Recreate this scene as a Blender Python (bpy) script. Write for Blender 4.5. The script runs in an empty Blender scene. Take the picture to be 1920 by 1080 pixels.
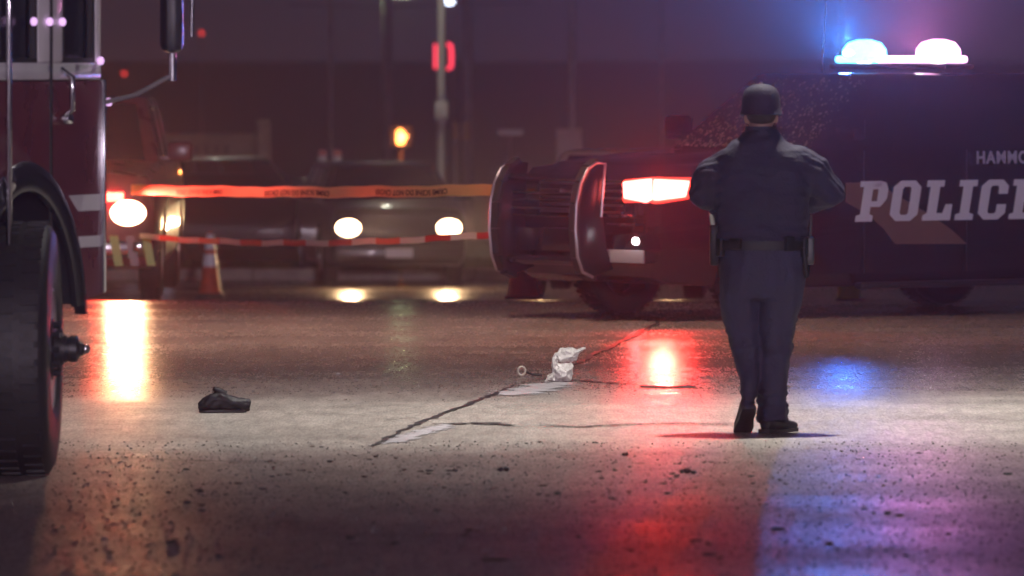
import bpy, bmesh, math, random
from mathutils import Vector, Matrix, Euler, noise
random.seed(7)
R = math.radians
PI = math.pi
S = bpy.context.scene
COL = S.collection
F = 14100.0; HOR = 114.0; CH = 2.0        # lens in photo pixels, horizon row, eye height

# ------------------------------------------------------------------ camera
cam_d = bpy.data.cameras.new("camera"); cam = bpy.data.objects.new("camera", cam_d); COL.objects.link(cam)
cam.location = (0, 0, CH); cam.rotation_euler = (R(90), 0, 0)
cam_d.sensor_width = 36; cam_d.lens = 36 * F / 1920
cam_d.shift_y = -(540 - HOR) / 1920
cam_d.clip_start = 0.5; cam_d.clip_end = 4000
cam_d.dof.use_dof = True; cam_d.dof.focus_distance = 46; cam_d.dof.aperture_fstop = 4.2
S.camera = cam

# ------------------------------------------------------------------ night sky
W = bpy.data.worlds.new("World"); S.world = W; W.use_nodes = True
nt = W.node_tree; bg = nt.nodes['Background']
tc = nt.nodes.new('ShaderNodeTexCoord'); sx = nt.nodes.new('ShaderNodeSeparateXYZ')
rp = nt.nodes.new('ShaderNodeValToRGB')
nt.links.new(tc.outputs['Generated'], sx.inputs[0]); nt.links.new(sx.outputs['Z'], rp.inputs[0]); nt.links.new(rp.outputs[0], bg.inputs[0])
rp.color_ramp.elements[0].position = 0.0; rp.color_ramp.elements[0].color = (0.018, 0.014, 0.022, 1)
rp.color_ramp.elements[1].position = 0.6; rp.color_ramp.elements[1].color = (0.017, 0.013, 0.023, 1)
bg.inputs[1].default_value = 1.0
S.view_settings.view_transform = 'Standard'; S.view_settings.look = 'None'
S.view_settings.exposure = 0; S.view_settings.gamma = 1
S.cycles.max_bounces = 6; S.cycles.diffuse_bounces = 2; S.cycles.glossy_bounces = 4
S.cycles.volume_bounces = 0; S.cycles.sample_clamp_indirect = 4
S.cycles.use_denoising = True
HAZE = 0.0010

# ------------------------------------------------------------------ helpers
def tag(o, label=None, cat=None, group=None, kind=None):
    if label: o['label'] = label
    if cat: o['category'] = cat
    if group: o['group'] = group
    if kind: o['kind'] = kind
    return o
def empty(name, loc=(0, 0, 0), rz=0.0, parent=None):
    o = bpy.data.objects.new(name, None); COL.objects.link(o); o.location = loc; o.rotation_euler = (0, 0, rz)
    o.empty_display_size = .1
    if parent: o.parent = parent
    return o
def P(px, py, Y):
    "point at depth Y that stands at photo pixel px, py"
    return Vector(((px - 960) / F * Y, Y, CH - (py - HOR) / F * Y))
def G(px, py):
    Y = F * CH / (py - HOR); return Vector(((px - 960) / F * Y, Y, 0))
def ground_z(Y):
    a = min(max((Y - 62.5) / 31.0, 0), 1)
    z = -0.95 * a
    if Y > 125: z -= min((Y - 125) * .03, 4)
    if Y > 600: z = -1.5 + (Y - 700) / 800 * 3.4
    return z

MATS = {}
def mat(name, col, rough=.5, metal=0., bump=0., bscale=30., var=0., vscale=4., coat=0., emis=None, es=0., trans=0., spec=.5, stretch=None):
    if name in MATS: return MATS[name]
    m = bpy.data.materials.new(name); m.use_nodes = True; MATS[name] = m
    n = m.node_tree; b = n.nodes['Principled BSDF']
    b.inputs['Base Color'].default_value = (*col, 1); b.inputs['Roughness'].default_value = rough
    b.inputs['Metallic'].default_value = metal; b.inputs['Coat Weight'].default_value = coat
    b.inputs['Specular IOR Level'].default_value = spec
    b.inputs['Transmission Weight'].default_value = trans
    if emis: b.inputs['Emission Color'].default_value = (*emis, 1); b.inputs['Emission Strength'].default_value = es; m.cycles.emission_sampling = 'NONE'
    t = n.nodes.new('ShaderNodeTexCoord'); src = t.outputs['Object']
    if stretch:
        mp = n.nodes.new('ShaderNodeMapping'); mp.inputs['Scale'].default_value = stretch
        n.links.new(src, mp.inputs[0]); src = mp.outputs[0]
    if bump:
        x = n.nodes.new('ShaderNodeTexNoise'); x.inputs['Scale'].default_value = bscale; x.inputs['Detail'].default_value = 5
        n.links.new(src, x.inputs['Vector'])
        bp = n.nodes.new('ShaderNodeBump'); bp.inputs['Strength'].default_value = bump; bp.inputs['Distance'].default_value = .01
        n.links.new(x.outputs[0], bp.inputs['Height']); n.links.new(bp.outputs[0], b.inputs['Normal'])
    if var:
        x = n.nodes.new('ShaderNodeTexNoise'); x.inputs['Scale'].default_value = vscale; x.inputs['Detail'].default_value = 6
        n.links.new(src, x.inputs['Vector'])
        r = n.nodes.new('ShaderNodeValToRGB'); r.color_ramp.elements[0].position = .3; r.color_ramp.elements[1].position = .7
        r.color_ramp.elements[0].color = (*[c * (1 - var) for c in col], 1); r.color_ramp.elements[1].color = (*[min(1, c * (1 + var)) for c in col], 1)
        n.links.new(x.outputs[0], r.inputs[0]); n.links.new(r.outputs[0], b.inputs['Base Color'])
        mr = n.nodes.new('ShaderNodeMapRange'); mr.inputs[3].default_value = max(.02, rough * .75); mr.inputs[4].default_value = min(1, rough * 1.3)
        n.links.new(x.outputs[0], mr.inputs[0]); n.links.new(mr.outputs[0], b.inputs['Roughness'])
    return m

class MB:
    def __init__(s): s.v = []; s.f = []
    def add(s, vs, fs):
        k = len(s.v); s.v += [tuple(v) for v in vs]; s.f += [tuple(i + k for i in f) for f in fs]; return s
    def box(s, c, d, rot=None):
        x, y, z = [a / 2 for a in d]
        vs = [Vector((i * x, j * y, k * z)) for i in (-1, 1) for j in (-1, 1) for k in (-1, 1)]
        if rot: m = Euler(rot).to_matrix(); vs = [m @ v for v in vs]
        vs = [v + Vector(c) for v in vs]
        return s.add(vs, [(0, 1, 3, 2), (4, 6, 7, 5), (0, 4, 5, 1), (2, 3, 7, 6), (0, 2, 6, 4), (1, 5, 7, 3)])
    def rings(s, rings, cap=True, closed=False):
        n = len(rings[0]); vs = [v for r in rings for v in r]; fs = []
        m = len(rings)
        for i in range(m if closed else m - 1):
            for j in range(n):
                a = i * n + j; b = i * n + (j + 1) % n; c = ((i + 1) % m) * n + (j + 1) % n; d = ((i + 1) % m) * n + j
                fs.append((a, b, c, d))
        if cap and not closed: fs.append(tuple(range(n))[::-1]); fs.append(tuple(range((m - 1) * n, m * n)))
        return s.add(vs, fs)
    def tube(s, pts, r, n=10, cap=True, sq=1.0):
        pts = [Vector(p) for p in pts]; rr = r if isinstance(r, (list, tuple)) else [r] * len(pts); out = []
        up = None
        for i, p in enumerate(pts):
            t = (pts[min(i + 1, len(pts) - 1)] - pts[max(i - 1, 0)]).normalized()
            if up is None: up = Vector((0, 0, 1)) if abs(t.z) < .9 else Vector((0, 1, 0))
            a = t.cross(up).normalized(); b = a.cross(t).normalized(); up = b
            q = rr[i]; q = q if isinstance(q, (list, tuple)) else (q, q * sq)
            out.append([p + a * q[0] * math.cos(k * 2 * PI / n) + b * q[1] * math.sin(k * 2 * PI / n) for k in range(n)])
        return s.rings(out, cap)
    def lathe(s, prof, axis='z', n=32, c=(0, 0, 0), cap=True):
        out = []
        for (r, h) in prof:
            ring = []
            for k in range(n):
                a = 2 * PI * k / n; x, y = r * math.cos(a), r * math.sin(a)
                v = {'z': (x, y, h), 'y': (x, h, y), 'x': (h, x, y)}[axis]
                ring.append(Vector(v) + Vector(c))
            out.append(ring)
        return s.rings(out, cap)
    def prism(s, poly, d0, d1, axis='y'):
        f = {'y': lambda a, b, d: (a, d, b), 'x': lambda a, b, d: (d, a, b), 'z': lambda a, b, d: (a, b, d)}[axis]
        n = len(poly); vs = [f(a, b, d0) for a, b in poly] + [f(a, b, d1) for a, b in poly]
        return s.add(vs, [tuple(range(n)), tuple(range(n, 2 * n))[::-1]] + [(i, (i + 1) % n, n + (i + 1) % n, n + i) for i in range(n)])
    def ball(s, c, r, n=12, m=8):
        r = r if isinstance(r, (list, tuple)) else (r, r, r); out = []
        for i in range(1, m):
            t = PI * i / m
            out.append([Vector(c) + Vector((r[0] * math.sin(t) * math.cos(2 * PI * k / n), r[1] * math.sin(t) * math.sin(2 * PI * k / n), r[2] * math.cos(t))) for k in range(n)])
        return s.rings(out)
    def mesh(s, name):
        me = bpy.data.meshes.new(name); me.from_pydata(s.v, [], s.f); me.validate()
        bm = bmesh.new(); bm.from_mesh(me); bmesh.ops.recalc_face_normals(bm, faces=bm.faces); bm.to_mesh(me); bm.free()
        return me
    def build(s, name, m, parent=None, smooth=0, bevel=0., loc=None):
        me = s.mesh(name); me.materials.append(m)
        if bevel:
            bm = bmesh.new(); bm.from_mesh(me)
            bmesh.ops.remove_doubles(bm, verts=bm.verts, dist=1e-5)
            es = [e for e in bm.edges if len(e.link_faces) == 2 and e.calc_face_angle(0) > R(25)]
            bmesh.ops.bevel(bm, geom=es, offset=bevel, segments=2, profile=.5, affect='EDGES', clamp_overlap=True)
            bm.to_mesh(me); bm.free(); smooth = smooth or 35
        if smooth:
            for p in me.polygons: p.use_smooth = True
            me.set_sharp_from_angle(angle=R(smooth))
        o = bpy.data.objects.new(name, me); COL.objects.link(o)
        if loc is not None: o.location = loc
        if parent: o.parent = parent
        return o
def bake(o, mods):
    "applies modifiers, keeps the object"
    for kind, kw in mods:
        md = o.modifiers.new(kind, kind)
        for k, v in kw.items(): setattr(md, k, v)
    bpy.context.view_layer.update()
    dg = bpy.context.evaluated_depsgraph_get()
    me = bpy.data.meshes.new_from_object(o.evaluated_get(dg)); o.modifiers.clear(); o.data = me; return o
def text_mesh(s, size, bold=0.0, shear=0.0, ext=0.001, sp=1.0):
    c = bpy.data.curves.new('txt', 'FONT'); c.body = s; c.size = size; c.offset = bold; c.shear = shear; c.extrude = ext
    c.space_character = sp; c.align_x = 'LEFT'
    o = bpy.data.objects.new('txt', c); COL.objects.link(o); bpy.context.view_layer.update()
    me = bpy.data.meshes.new_from_object(o.evaluated_get(bpy.context.evaluated_depsgraph_get()))
    bpy.data.objects.remove(o); return me
def lamp(name, kind, loc, col, watts, rad=.05, parent=None, aim=None, cone=120, blend=.6):
    d = bpy.data.lights.new(name, kind); d.color = col; d.energy = watts; d.shadow_soft_size = rad
    if kind == 'SPOT': d.spot_size = R(cone); d.spot_blend = blend
    o = bpy.data.objects.new(name, d); COL.objects.link(o); o.location = loc
    if aim is not None: o.rotation_euler = Vector(aim).to_track_quat('-Z', 'Y').to_euler()
    if parent: o.parent = parent
    return o
def copy_tree(o, parent=None):
    c = o.copy(); COL.objects.link(c); c.parent = parent
    for ch in list(o.children): copy_tree(ch, c)
    return c

# ------------------------------------------------------------------ materials
RUB = mat('rubber', (.018, .017, .018), .55, bump=.3, bscale=40, var=.3)
BLK = mat('black_paint', (.010, .010, .013), .18, coat=.6, bump=.02, bscale=300)
DKPL = mat('dark_plastic', (.02, .02, .022), .45, bump=.15, bscale=90)
CHR = mat('chrome', (.65, .65, .68), .12, 1., bump=.03, bscale=60)
ALU = mat('brushed_metal', (.42, .42, .45), .32, 1., bump=.1, bscale=90, var=.15)
GLS = mat('dark_glass', (.012, .014, .018), .06, spec=.8, bump=.25, bscale=60)
REDP = mat('fire_red_paint', (.15, .032, .044), .28, coat=.4, bump=.03, bscale=120, var=.12)
WHTP = mat('white_paint', (.62, .60, .62), .35, bump=.04, bscale=80, var=.08)
POLE = mat('weathered_steel_pole', (.36, .34, .30), .55, .2, bump=.2, bscale=40, var=.2, stretch=(1, 1, .2))
GPOLE = mat('grey_pole', (.20, .18, .18), .6, .2, bump=.2, bscale=40, var=.2)
ORG = mat('cone_orange', (.55, .075, .03), .45, var=.15, vscale=9)
REFL = mat('reflective_white', (.85, .86, .9), .3, var=.05, vscale=20)
NAVY = mat('navy_uniform', (.013, .009, .030), .8, bump=.5, bscale=60, var=.25, vscale=7)
TROU = mat('navy_trousers', (.018, .016, .044), .75, bump=.5, bscale=70, var=.25, vscale=6)
SKIN = mat('skin', (.26, .15, .11), .5, bump=.1, bscale=80)
LEATH = mat('black_leather', (.010, .010, .013), .5, spec=.25, bump=.2, bscale=120)

# ------------------------------------------------------------------ wet road
def road_mat():
    m = bpy.data.materials.new('wet_concrete'); m.use_nodes = True; n = m.node_tree; L = n.links; b = n.nodes['Principled BSDF']
    N = lambda t: n.nodes.new(t)
    tcn = N('ShaderNodeTexCoord'); O = tcn.outputs['Object']
    def noi(scale, sc=(1, 1, 1), det=6, rough=.6):
        mp = N('ShaderNodeMapping'); mp.inputs['Scale'].default_value = sc; L.new(O, mp.inputs[0])
        t = N('ShaderNodeTexNoise'); t.inputs['Scale'].default_value = scale; t.inputs['Detail'].default_value = det; t.inputs['Roughness'].default_value = rough
        L.new(mp.outputs[0], t.inputs['Vector']); return t.outputs[0]
    def mth(op, a, c, cl=False):
        t = N('ShaderNodeMath'); t.operation = op; t.use_clamp = cl
        for i, v in enumerate((a, c)):
            if isinstance(v, (int, float)): t.inputs[i].default_value = v
            else: L.new(v, t.inputs[i])
        return t.outputs[0]
    def mr(v, a, c, d=0., e=1.):
        t = N('ShaderNodeMapRange'); t.interpolation_type = 'SMOOTHSTEP'; L.new(v, t.inputs[0])
        for i, q in enumerate((a, c, d, e)): t.inputs[i + 1].default_value = q
        return t.outputs[0]
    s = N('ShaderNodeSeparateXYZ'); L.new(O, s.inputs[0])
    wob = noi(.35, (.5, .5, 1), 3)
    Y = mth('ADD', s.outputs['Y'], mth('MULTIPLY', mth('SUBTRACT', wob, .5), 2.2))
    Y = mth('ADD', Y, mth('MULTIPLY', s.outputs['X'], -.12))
    pale_band = mth('MULTIPLY', mr(Y, 37.8, 39.6), mr(Y, 46.2, 43.6))  # paler band across the road, base colour only
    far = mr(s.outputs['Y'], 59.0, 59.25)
    mix = N('ShaderNodeMix'); mix.data_type = 'RGBA'; L.new(pale_band, mix.inputs[0])
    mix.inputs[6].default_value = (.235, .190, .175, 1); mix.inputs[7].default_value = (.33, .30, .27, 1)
    mot = noi(1.6, (1, .6, 1), 8, .7); fine = noi(22, (1, 1, 1), 4)
    g_ = noi(1, (80, 7, 1), 3, .7); g2 = noi(1, (14, 1.6, 1), 5, .7)
    fac = mth('MULTIPLY', mth('MULTIPLY', mr(mot, .25, .75, .70, 1.25), mr(g2, .3, .7, .80, 1.18)), mr(g_, .25, .75, .62, 1.35))
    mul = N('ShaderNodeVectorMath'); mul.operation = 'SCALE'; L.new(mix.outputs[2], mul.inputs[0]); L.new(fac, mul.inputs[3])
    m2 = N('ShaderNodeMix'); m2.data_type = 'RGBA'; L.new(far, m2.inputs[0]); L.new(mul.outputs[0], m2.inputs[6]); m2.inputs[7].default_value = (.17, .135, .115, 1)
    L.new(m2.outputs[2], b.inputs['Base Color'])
    streak = noi(.8, (.22, 1.0, 1), 8, .68)
    ro = mr(streak, .30, .70, .15, .29)
    grain = noi(1, (75, 6, 1), 3, .7); grain2 = noi(1, (26, 2.2, 1), 3, .6)
    ro = mth('ADD', ro, mth('MULTIPLY', mr(s.outputs['Y'], 49, 41), .27), True)
    ro = mth('ADD', ro, mth('MULTIPLY', mth('SUBTRACT', grain, .5), .55), True)
    ro = mth('ADD', ro, mth('MULTIPLY', mth('SUBTRACT', grain2, .5), .35), True)
    L.new(ro, b.inputs['Roughness'])
    b.inputs['Specular IOR Level'].default_value = .12
    h = mth('ADD', mth('MULTIPLY', noi(6, (.6, 1.1, 1), 7, .65), .0040), mth('MULTIPLY', noi(60, (.8, 1, 1), 3), .0011))
    h = mth('ADD', h, mth('MULTIPLY', noi(.9, (.2, 1.4, 1), 3), .007))
    bp = N('ShaderNodeBump'); bp.inputs['Strength'].default_value = .8; bp.inputs['Distance'].default_value = 1
    L.new(h, bp.inputs['Height']); L.new(bp.outputs[0], b.inputs['Normal'])
    return m
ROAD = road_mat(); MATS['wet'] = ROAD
ys = [5, 20, 30, 40, 50, 58, 60, 62] + [62.5 + i * 1.0 for i in range(0, 34)] + [100, 112]
xs = [-60, -30, -12, -6, -3, 0, 3, 6, 12, 30, 60]
mb = MB(); vs = []; fs = []
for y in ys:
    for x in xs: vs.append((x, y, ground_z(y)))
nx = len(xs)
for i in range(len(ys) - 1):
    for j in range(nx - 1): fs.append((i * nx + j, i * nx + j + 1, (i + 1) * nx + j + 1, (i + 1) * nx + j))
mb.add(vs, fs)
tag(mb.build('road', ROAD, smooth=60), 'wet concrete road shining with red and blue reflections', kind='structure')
GR = mat('rough_grass_ground', (.05, .055, .03), .9, bump=.8, bscale=12, var=.5, vscale=1.5)
mb = MB(); vs = []; fs = []
ys2 = [111, 118, 125, 160, 220, 300, 700, 1500]; xs2 = [-800, -100, -30, -10, 0, 10, 30, 100, 800]
for y in ys2:
    for x in xs2: vs.append((x, y, ground_z(y) - .02 - (.0 if y > 111 else .05)))
for i in range(len(ys2) - 1):
    for j in range(len(xs2) - 1): fs.append((i * 9 + j, i * 9 + j + 1, (i + 1) * 9 + j + 1, (i + 1) * 9 + j))
mb.add(vs, fs); tag(mb.build('ground', GR), 'dark ground beyond the road', kind='structure')
# kerb and grass verge past the crest
KERB = mat('kerb_concrete', (.30, .28, .25), .7, bump=.3, bscale=30, var=.25)
mb = MB()
for i in range(26):
    x = -13 + i * 1.0
    mb.box((x, 101.5, -.95 + .06), (.985, .18, .17))
tag(mb.build('kerb', KERB, bevel=.015), 'pale kerb in front of the grass verge', kind='structure')
grm = mat('verge_grass', (.07, .10, .03), .8, var=.5, vscale=3)
mb = MB(); rnd = random.Random(3)
for i in range(9000):
    x = rnd.uniform(-8.5, 1.5); y = rnd.uniform(101.7, 111); h = rnd.uniform(.04, .13); a = rnd.uniform(0, PI); w = .012
    c, s_ = math.cos(a) * w, math.sin(a) * w; lx, ly = rnd.uniform(-.04, .04), rnd.uniform(-.04, .04)
    mb.add([(x - c, y - s_, -.95), (x + c, y + s_, -.95), (x + lx, y + ly, -.95 + h)], [(0, 1, 2)])
tag(mb.build('grass', grm), 'short green grass on the verge behind the parked cars', 'grass', kind='stuff')

# loose grit standing proud of the wet surface
rn = random.Random(21)
for nm, cnt, y_0, y_1, s0, s1, gm, lb in (('grit', 22000, 27, 39.5, .0015, .0085, mat('dark_grit', (.05, .042, .042), .35, var=.5, vscale=30), 'fine dark grit scattered over the near concrete'),
                              ('pale_grit', 9000, 27, 57, .0012, .0032, mat('pale_grit_stone', (.42, .40, .38), .15, var=.3, vscale=30), 'fine pale wet grit glinting on the concrete')):
    q = MB()
    for i in range(cnt):
        y = y_0 + (y_1 - y_0) * rn.random() ** 1.3; x = rn.uniform(-.075, .075) * y; z_ = s0 + (s1 - s0) * rn.random() ** 3; a = rn.uniform(0, 6.28)
        q.add([(x + math.cos(a + k * 2.09) * z_ * rn.uniform(.7, 1.4), y + math.sin(a + k * 2.09) * z_ * 1.3, 0) for k in range(3)] + [(x + rn.uniform(-.5, .5) * z_, y, z_ * rn.uniform(.5, 1.1))], [(0, 1, 3), (1, 2, 3), (2, 0, 3)])
    tag(q.build(nm, gm), lb, 'grit', kind='stuff')
# cracks and joints in the concrete: dark sealant and worn pale edges as thin sheets
CRK = mat('crack_filler', (.02, .018, .02), .6, bump=.4, bscale=60)
PAT = mat('spalled_concrete_patch', (.40, .38, .40), .6, bump=.5, bscale=40, var=.3, vscale=12)
def strip(name, pts, w, m, z, label, wob=.4, seed=1, sub=14):
    rn = random.Random(seed); L_ = []
    for a, b_ in zip(pts[:-1], pts[1:]):
        for k in range(sub): L_.append(a.lerp(b_, k / sub))
    L_.append(pts[-1]); vs = []
    for i, p in enumerate(L_):
        t = (L_[min(i + 1, len(L_) - 1)] - L_[max(i - 1, 0)]).normalized(); nrm = Vector((-t.y, t.x, 0))
        e = min(1, i / 4, (len(L_) - 1 - i) / 4)
        ww = (w * (.15 + .85 * e)) * (1 + rn.uniform(-wob, wob)); off = rn.uniform(-1, 1) * w * wob
        vs += [p + nrm * (ww / 2 + off) + Vector((0, 0, z)), p - nrm * (ww / 2 - off) + Vector((0, 0, z))]
    q = MB().add(vs, [(2 * i, 2 * i + 1, 2 * i + 3, 2 * i + 2) for i in range(len(L_) - 1)])
    return tag(q.build(name, m), label, kind='structure')
strip('road_crack', [G(690, 842), G(760, 805), G(850, 770), G(920, 742), G(985, 716)], .030, CRK, .006, 'long diagonal crack running across the pale concrete', .55, 2)
strip('road_crack', [G(1020, 712), G(1110, 668), G(1180, 635), G(1245, 598)], .035, CRK, .006, 'crack continuing beyond the crumpled white litter towards the police vehicle', .5, 3)
strip('road_crack', [G(985, 712), G(1080, 714), G(1160, 720), G(1230, 724)], .055, CRK, .006, 'crack branching sideways from the white litter', .4, 4)
strip('road_crack', [G(820, 797), G(900, 794), G(965, 799)], .12, CRK, .006, 'short dark crack in the pale concrete', .5, 5)
strip('road_crack', [G(1010, 798), G(1090, 802), G(1170, 797), G(1290, 795), G(1380, 798)], .05, CRK, .006, 'faint dark seam left of the officer\'s shoes', .6, 6)
strip('road_crack', [G(40, 862), G(250, 862), G(420, 867), G(560, 866)], .035, CRK, .006, 'dark slab joint to the right of the big tyre', .5, 7)
strip('road_crack', [G(1070, 955), G(1250, 952), G(1500, 954), G(1740, 953)], .04, CRK, .006, 'slab joint across the foreground under the blue reflection', .6, 8)
strip('concrete_patch', [G(720, 834), G(790, 812), G(840, 796)], .13, PAT, .004, 'pale chipped strip beside the diagonal crack', .3, 9)
strip('concrete_patch', [G(945, 742), G(990, 733), G(1040, 717)], .28, PAT, .004, 'pale chipped patch just in front of the white litter', .3, 10)

# ------------------------------------------------------------------ vehicle builder
def wheel(parent, x, y, r, w, rimr, side, rimm=ALU, hub=False, steer=0):
    "wheel with its axle along y, the outer face on side (+1 is left)"
    e = MB(); s = side
    prof = [(rimr, -w / 2 + .02), (rimr + .03, -w / 2), (r - .05, -w / 2 + .004), (r - .015, -w / 2 + .025), (r, -w / 2 + .06), (r, w / 2 - .06), (r - .015, w / 2 - .025), (r - .05, w / 2 - .004), (rimr + .03, w / 2), (rimr, w / 2 - .02)]
    out = []
    for (a, h) in prof:
        out.append([Vector((a * math.cos(2 * PI * k / 48), h, a * math.sin(2 * PI * k / 48))) for k in range(48)])
    e.rings(out, cap=False, closed=True)
    whl = empty('wheel', (x, y, r), R(steer), parent)
    tyre = e.build('tyre', RUB, whl, smooth=40)
    # tread blocks proud of the tyre
    t = MB(); nb = 44
    for k in range(nb):
        a = 2 * PI * k / nb
        for j, yy in enumerate((-.3, 0, .3)):
            aa = a + (j % 2) * PI / nb
            c = Vector((math.cos(aa) * (r + .001), yy * w, math.sin(aa) * (r + .001)))
            t.box(c, (.009, w * .22, 2 * PI * r / nb * .62), (0, -aa, 0))
    tr = t.build('tread', RUB, whl); tr['kind'] = 'stuff'
    m = MB(); o = s * (w / 2 - .05)
    m.lathe([(rimr, s * (w / 2 - .015)), (rimr - .02, s * (w / 2 - .01)), (rimr - .035, o - s * .06), (.07, o - s * .05), (.02, o - s * .05)], 'y', 40)
    for k in range(6):
        a = 2 * PI * k / 6
        for dd in (-.12, .12):
            m.box((math.cos(a + dd) * rimr * .5, o - s * .015, math.sin(a + dd) * rimr * .5), (rimr * .92, .045, .035), (0, -a, 0))
    m.lathe([(.075, o - s * .05), (.075, o + s * .01), (.03, o + s * .02)], 'y', 20)
    m.build('rim', rimm, whl, smooth=35)
    if hub:
        m = MB(); q = s * (w / 2)
        m.lathe([(.15, q - s * .12), (.15, q - s * .01), (.085, q), (.075, q + s * .04)], 'y', 24)
        for k in range(10):
            a = 2 * PI * k / 10; m.lathe([(.018, q - s * .03), (.018, q + s * .03)], 'y', 6, (math.cos(a) * .12, 0, math.sin(a) * .12))
        m.lathe([(.066, q + s * .04), (.066, q + s * .055), (.058, q + s * .057), (.058, q + s * .07), (.066, q + s * .072), (.064, q + s * .105), (.035, q + s * .12), (.03, q + s * .135)], 'y', 24)
        m.build('hub', DKPL, whl, smooth=35)
        MB().ball((0, q + s * .145, 0), .026).build('hub_cap', CHR, whl, smooth=60)
    return whl
def pane(parent, name, c, m, u0=.05, u1=.95, v0=.06, v1=.92, off=.005, th=.012):
    "c: four corners of a face in order bl, br, tr, tl"
    c = [Vector(q) for q in c]
    f = lambda u, v: (c[0].lerp(c[1], u)).lerp(c[3].lerp(c[2], u), v)
    n = (c[1] - c[0]).cross(c[3] - c[0]).normalized()
    q = [f(u0, v0), f(u1, v0), f(u1, v1), f(u0, v1)]
    vs = [p + n * off for p in q] + [p - n * th for p in q]
    b = MB().add(vs, [(0, 1, 2, 3), (7, 6, 5, 4), (0, 4, 5, 1), (1, 5, 6, 2), (2, 6, 7, 3), (3, 7, 4, 0)])
    return b.build(name, m, parent, bevel=.003)
def loft_body(root, st, paint, arches, ar, hw):
    b = MB(); rings = []
    for (x, k, zb, zt) in st:
        w = hw * k; h = zt - zb
        half = [(w * .90, zb), (w * .975, zb + .10), (w * .995, zb + h * .32), (w, zb + h * .55), (w * .985, zb + h * .78), (w * .95, zt - .05), (w * .90, zt - .008), (w * .55, zt + .018)]
        ring = [(x, y, z) for y, z in half] + [(x, -y, z) for y, z in half[::-1]]
        rings.append([Vector(v) for v in ring])
    b.rings(rings)
    o = b.build('body', paint, root)
    cut = MB()
    for ax in arches: cut.lathe([(ar, -hw - .3), (ar, hw + .3)], 'y', 40, (ax, 0, ar * .93))
    co = cut.build('cutter', paint)
    md = o.modifiers.new('b', 'BOOLEAN'); md.object = co; md.operation = 'DIFFERENCE'; md.solver = 'EXACT'
    co.parent = root
    bpy.context.view_layer.update()
    me = bpy.data.meshes.new_from_object(o.evaluated_get(bpy.context.evaluated_depsgraph_get()))
    o.modifiers.clear(); o.data = me; bpy.data.objects.remove(co)
    for p in me.polygons: p.use_smooth = True
    me.set_sharp_from_angle(angle=R(32))
    return o
def cabin(root, xs, zb, zr, wb, wr, paint, doors, name='cabin'):
    xfb, xft, xrt, xrb = xs
    c = {}
    for s in (1, -1):
        c[s] = [Vector((xfb, s * wb, zb)), Vector((xft, s * wr, zr)), Vector((xrt, s * wr, zr)), Vector((xrb, s * wb, zb))]
    m = MB().add(c[1] + c[-1], [(0, 1, 2, 3), (7, 6, 5, 4), (0, 4, 5, 1), (1, 5, 6, 2), (2, 6, 7, 3), (0, 3, 7, 4)])
    m.build(name, paint, root, bevel=.05)
    pane(root, 'windscreen', [c[-1][0], c[1][0], c[1][1], c[-1][1]], GLS, .07, .93, .05, .9)
    pane(root, 'rear_window', [c[1][3], c[-1][3], c[-1][2], c[1][2]], GLS, .08, .92, .15, .88)
    for s in (1, -1):
        for (a, b_, at, bt) in doors:
            f = lambda x, v: Vector((x, s * (wb + (wr - wb) * v), zb + (zr - zb) * v))
            q = [f(a, .08), f(b_, .08), f(bt, .86), f(at, .86)]
            if s > 0: q = [q[1], q[0], q[3], q[2]]
            pane(root, 'side_window', q, GLS, 0, 1, 0, 1)
def mirrors(root, x, z, w, m):
    for s in (1, -1):
        b = MB(); b.box((x + .02, s * (w - .05), z - .06), (.06, .2, .04))
        o = b.build('mirror', m, root, bevel=.01)
        q = MB().box((x, s * (w + .1), z), (.13, .24, .19)); q.build('mirror_housing', m, o, bevel=.035)
        MB().box((x - .068, s * (w + .1), z), (.006, .19, .14)).build('mirror_glass', CHR, o)

def glow_mat(name, col, s): return mat(name, (.05, .05, .05), .3, emis=col, es=s)

# ------------------------------------------------------------------ the police vehicle
A = R(37)
cop = empty('police_vehicle', (1.36, 58.91, 0), PI + A)
tag(cop, 'black police vehicle with push bumper, red headlamp and lit blue and pink roof lightbar', 'police car')
hw = 1.0
st = [(1.02, .80, .42, .98), (.98, .88, .34, 1.10), (.86, .945, .30, 1.17), (.6, .98, .27, 1.20), (.2, .995, .25, 1.235), (-.3, 1.0, .24, 1.27), (-.75, 1.0, .24, 1.30), (-.9, 1.0, .24, 1.315), (-2.2, 1.0, .24, 1.33), (-3.5, 1.0, .25, 1.34), (-4.1, .985, .30, 1.34), (-4.4, .95, .36, 1.33), (-4.5, .88, .42, 1.25)]
loft_body(cop, st, BLK, (0, -3.3), .46, hw)
cabin(cop, (-.55, -1.32, -4.2, -4.48), 1.30, 1.90, .94, .76, BLK, [(-1.02, -1.98, -1.42, -2.0), (-2.06, -3.05, -2.08, -3.03), (-3.12, -4.25, -3.10, -4.1)])
for x in (0, -3.3):
    for s in (1, -1): wheel(cop, x, s * .86, .39, .27, .25, s)
mirrors(cop, -.78, 1.47, .98, BLK)
q = MB()
for s in (1, -1): q.box((-1.9, s * .97, .245), (1.9, .10, .05))
q.build('side_step', DKPL, cop, bevel=.015)
# seams of the doors: thin recessed-looking gaskets
for s in (1, -1):
    for xx in (-.98, -2.03, -3.08):
        MB().prism([(xx, .34), (xx - .012, .34), (xx - .012, 1.30), (xx, 1.30)], s * .9985, s * 1.0015).build('door_seam', RUB, cop)
    for xx in (-1.82, -2.87):
        h_ = MB().box((xx, s * 1.018, 1.14), (.2, .03, .035)); h_.build('door_handle', BLK, cop, bevel=.01)
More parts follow.
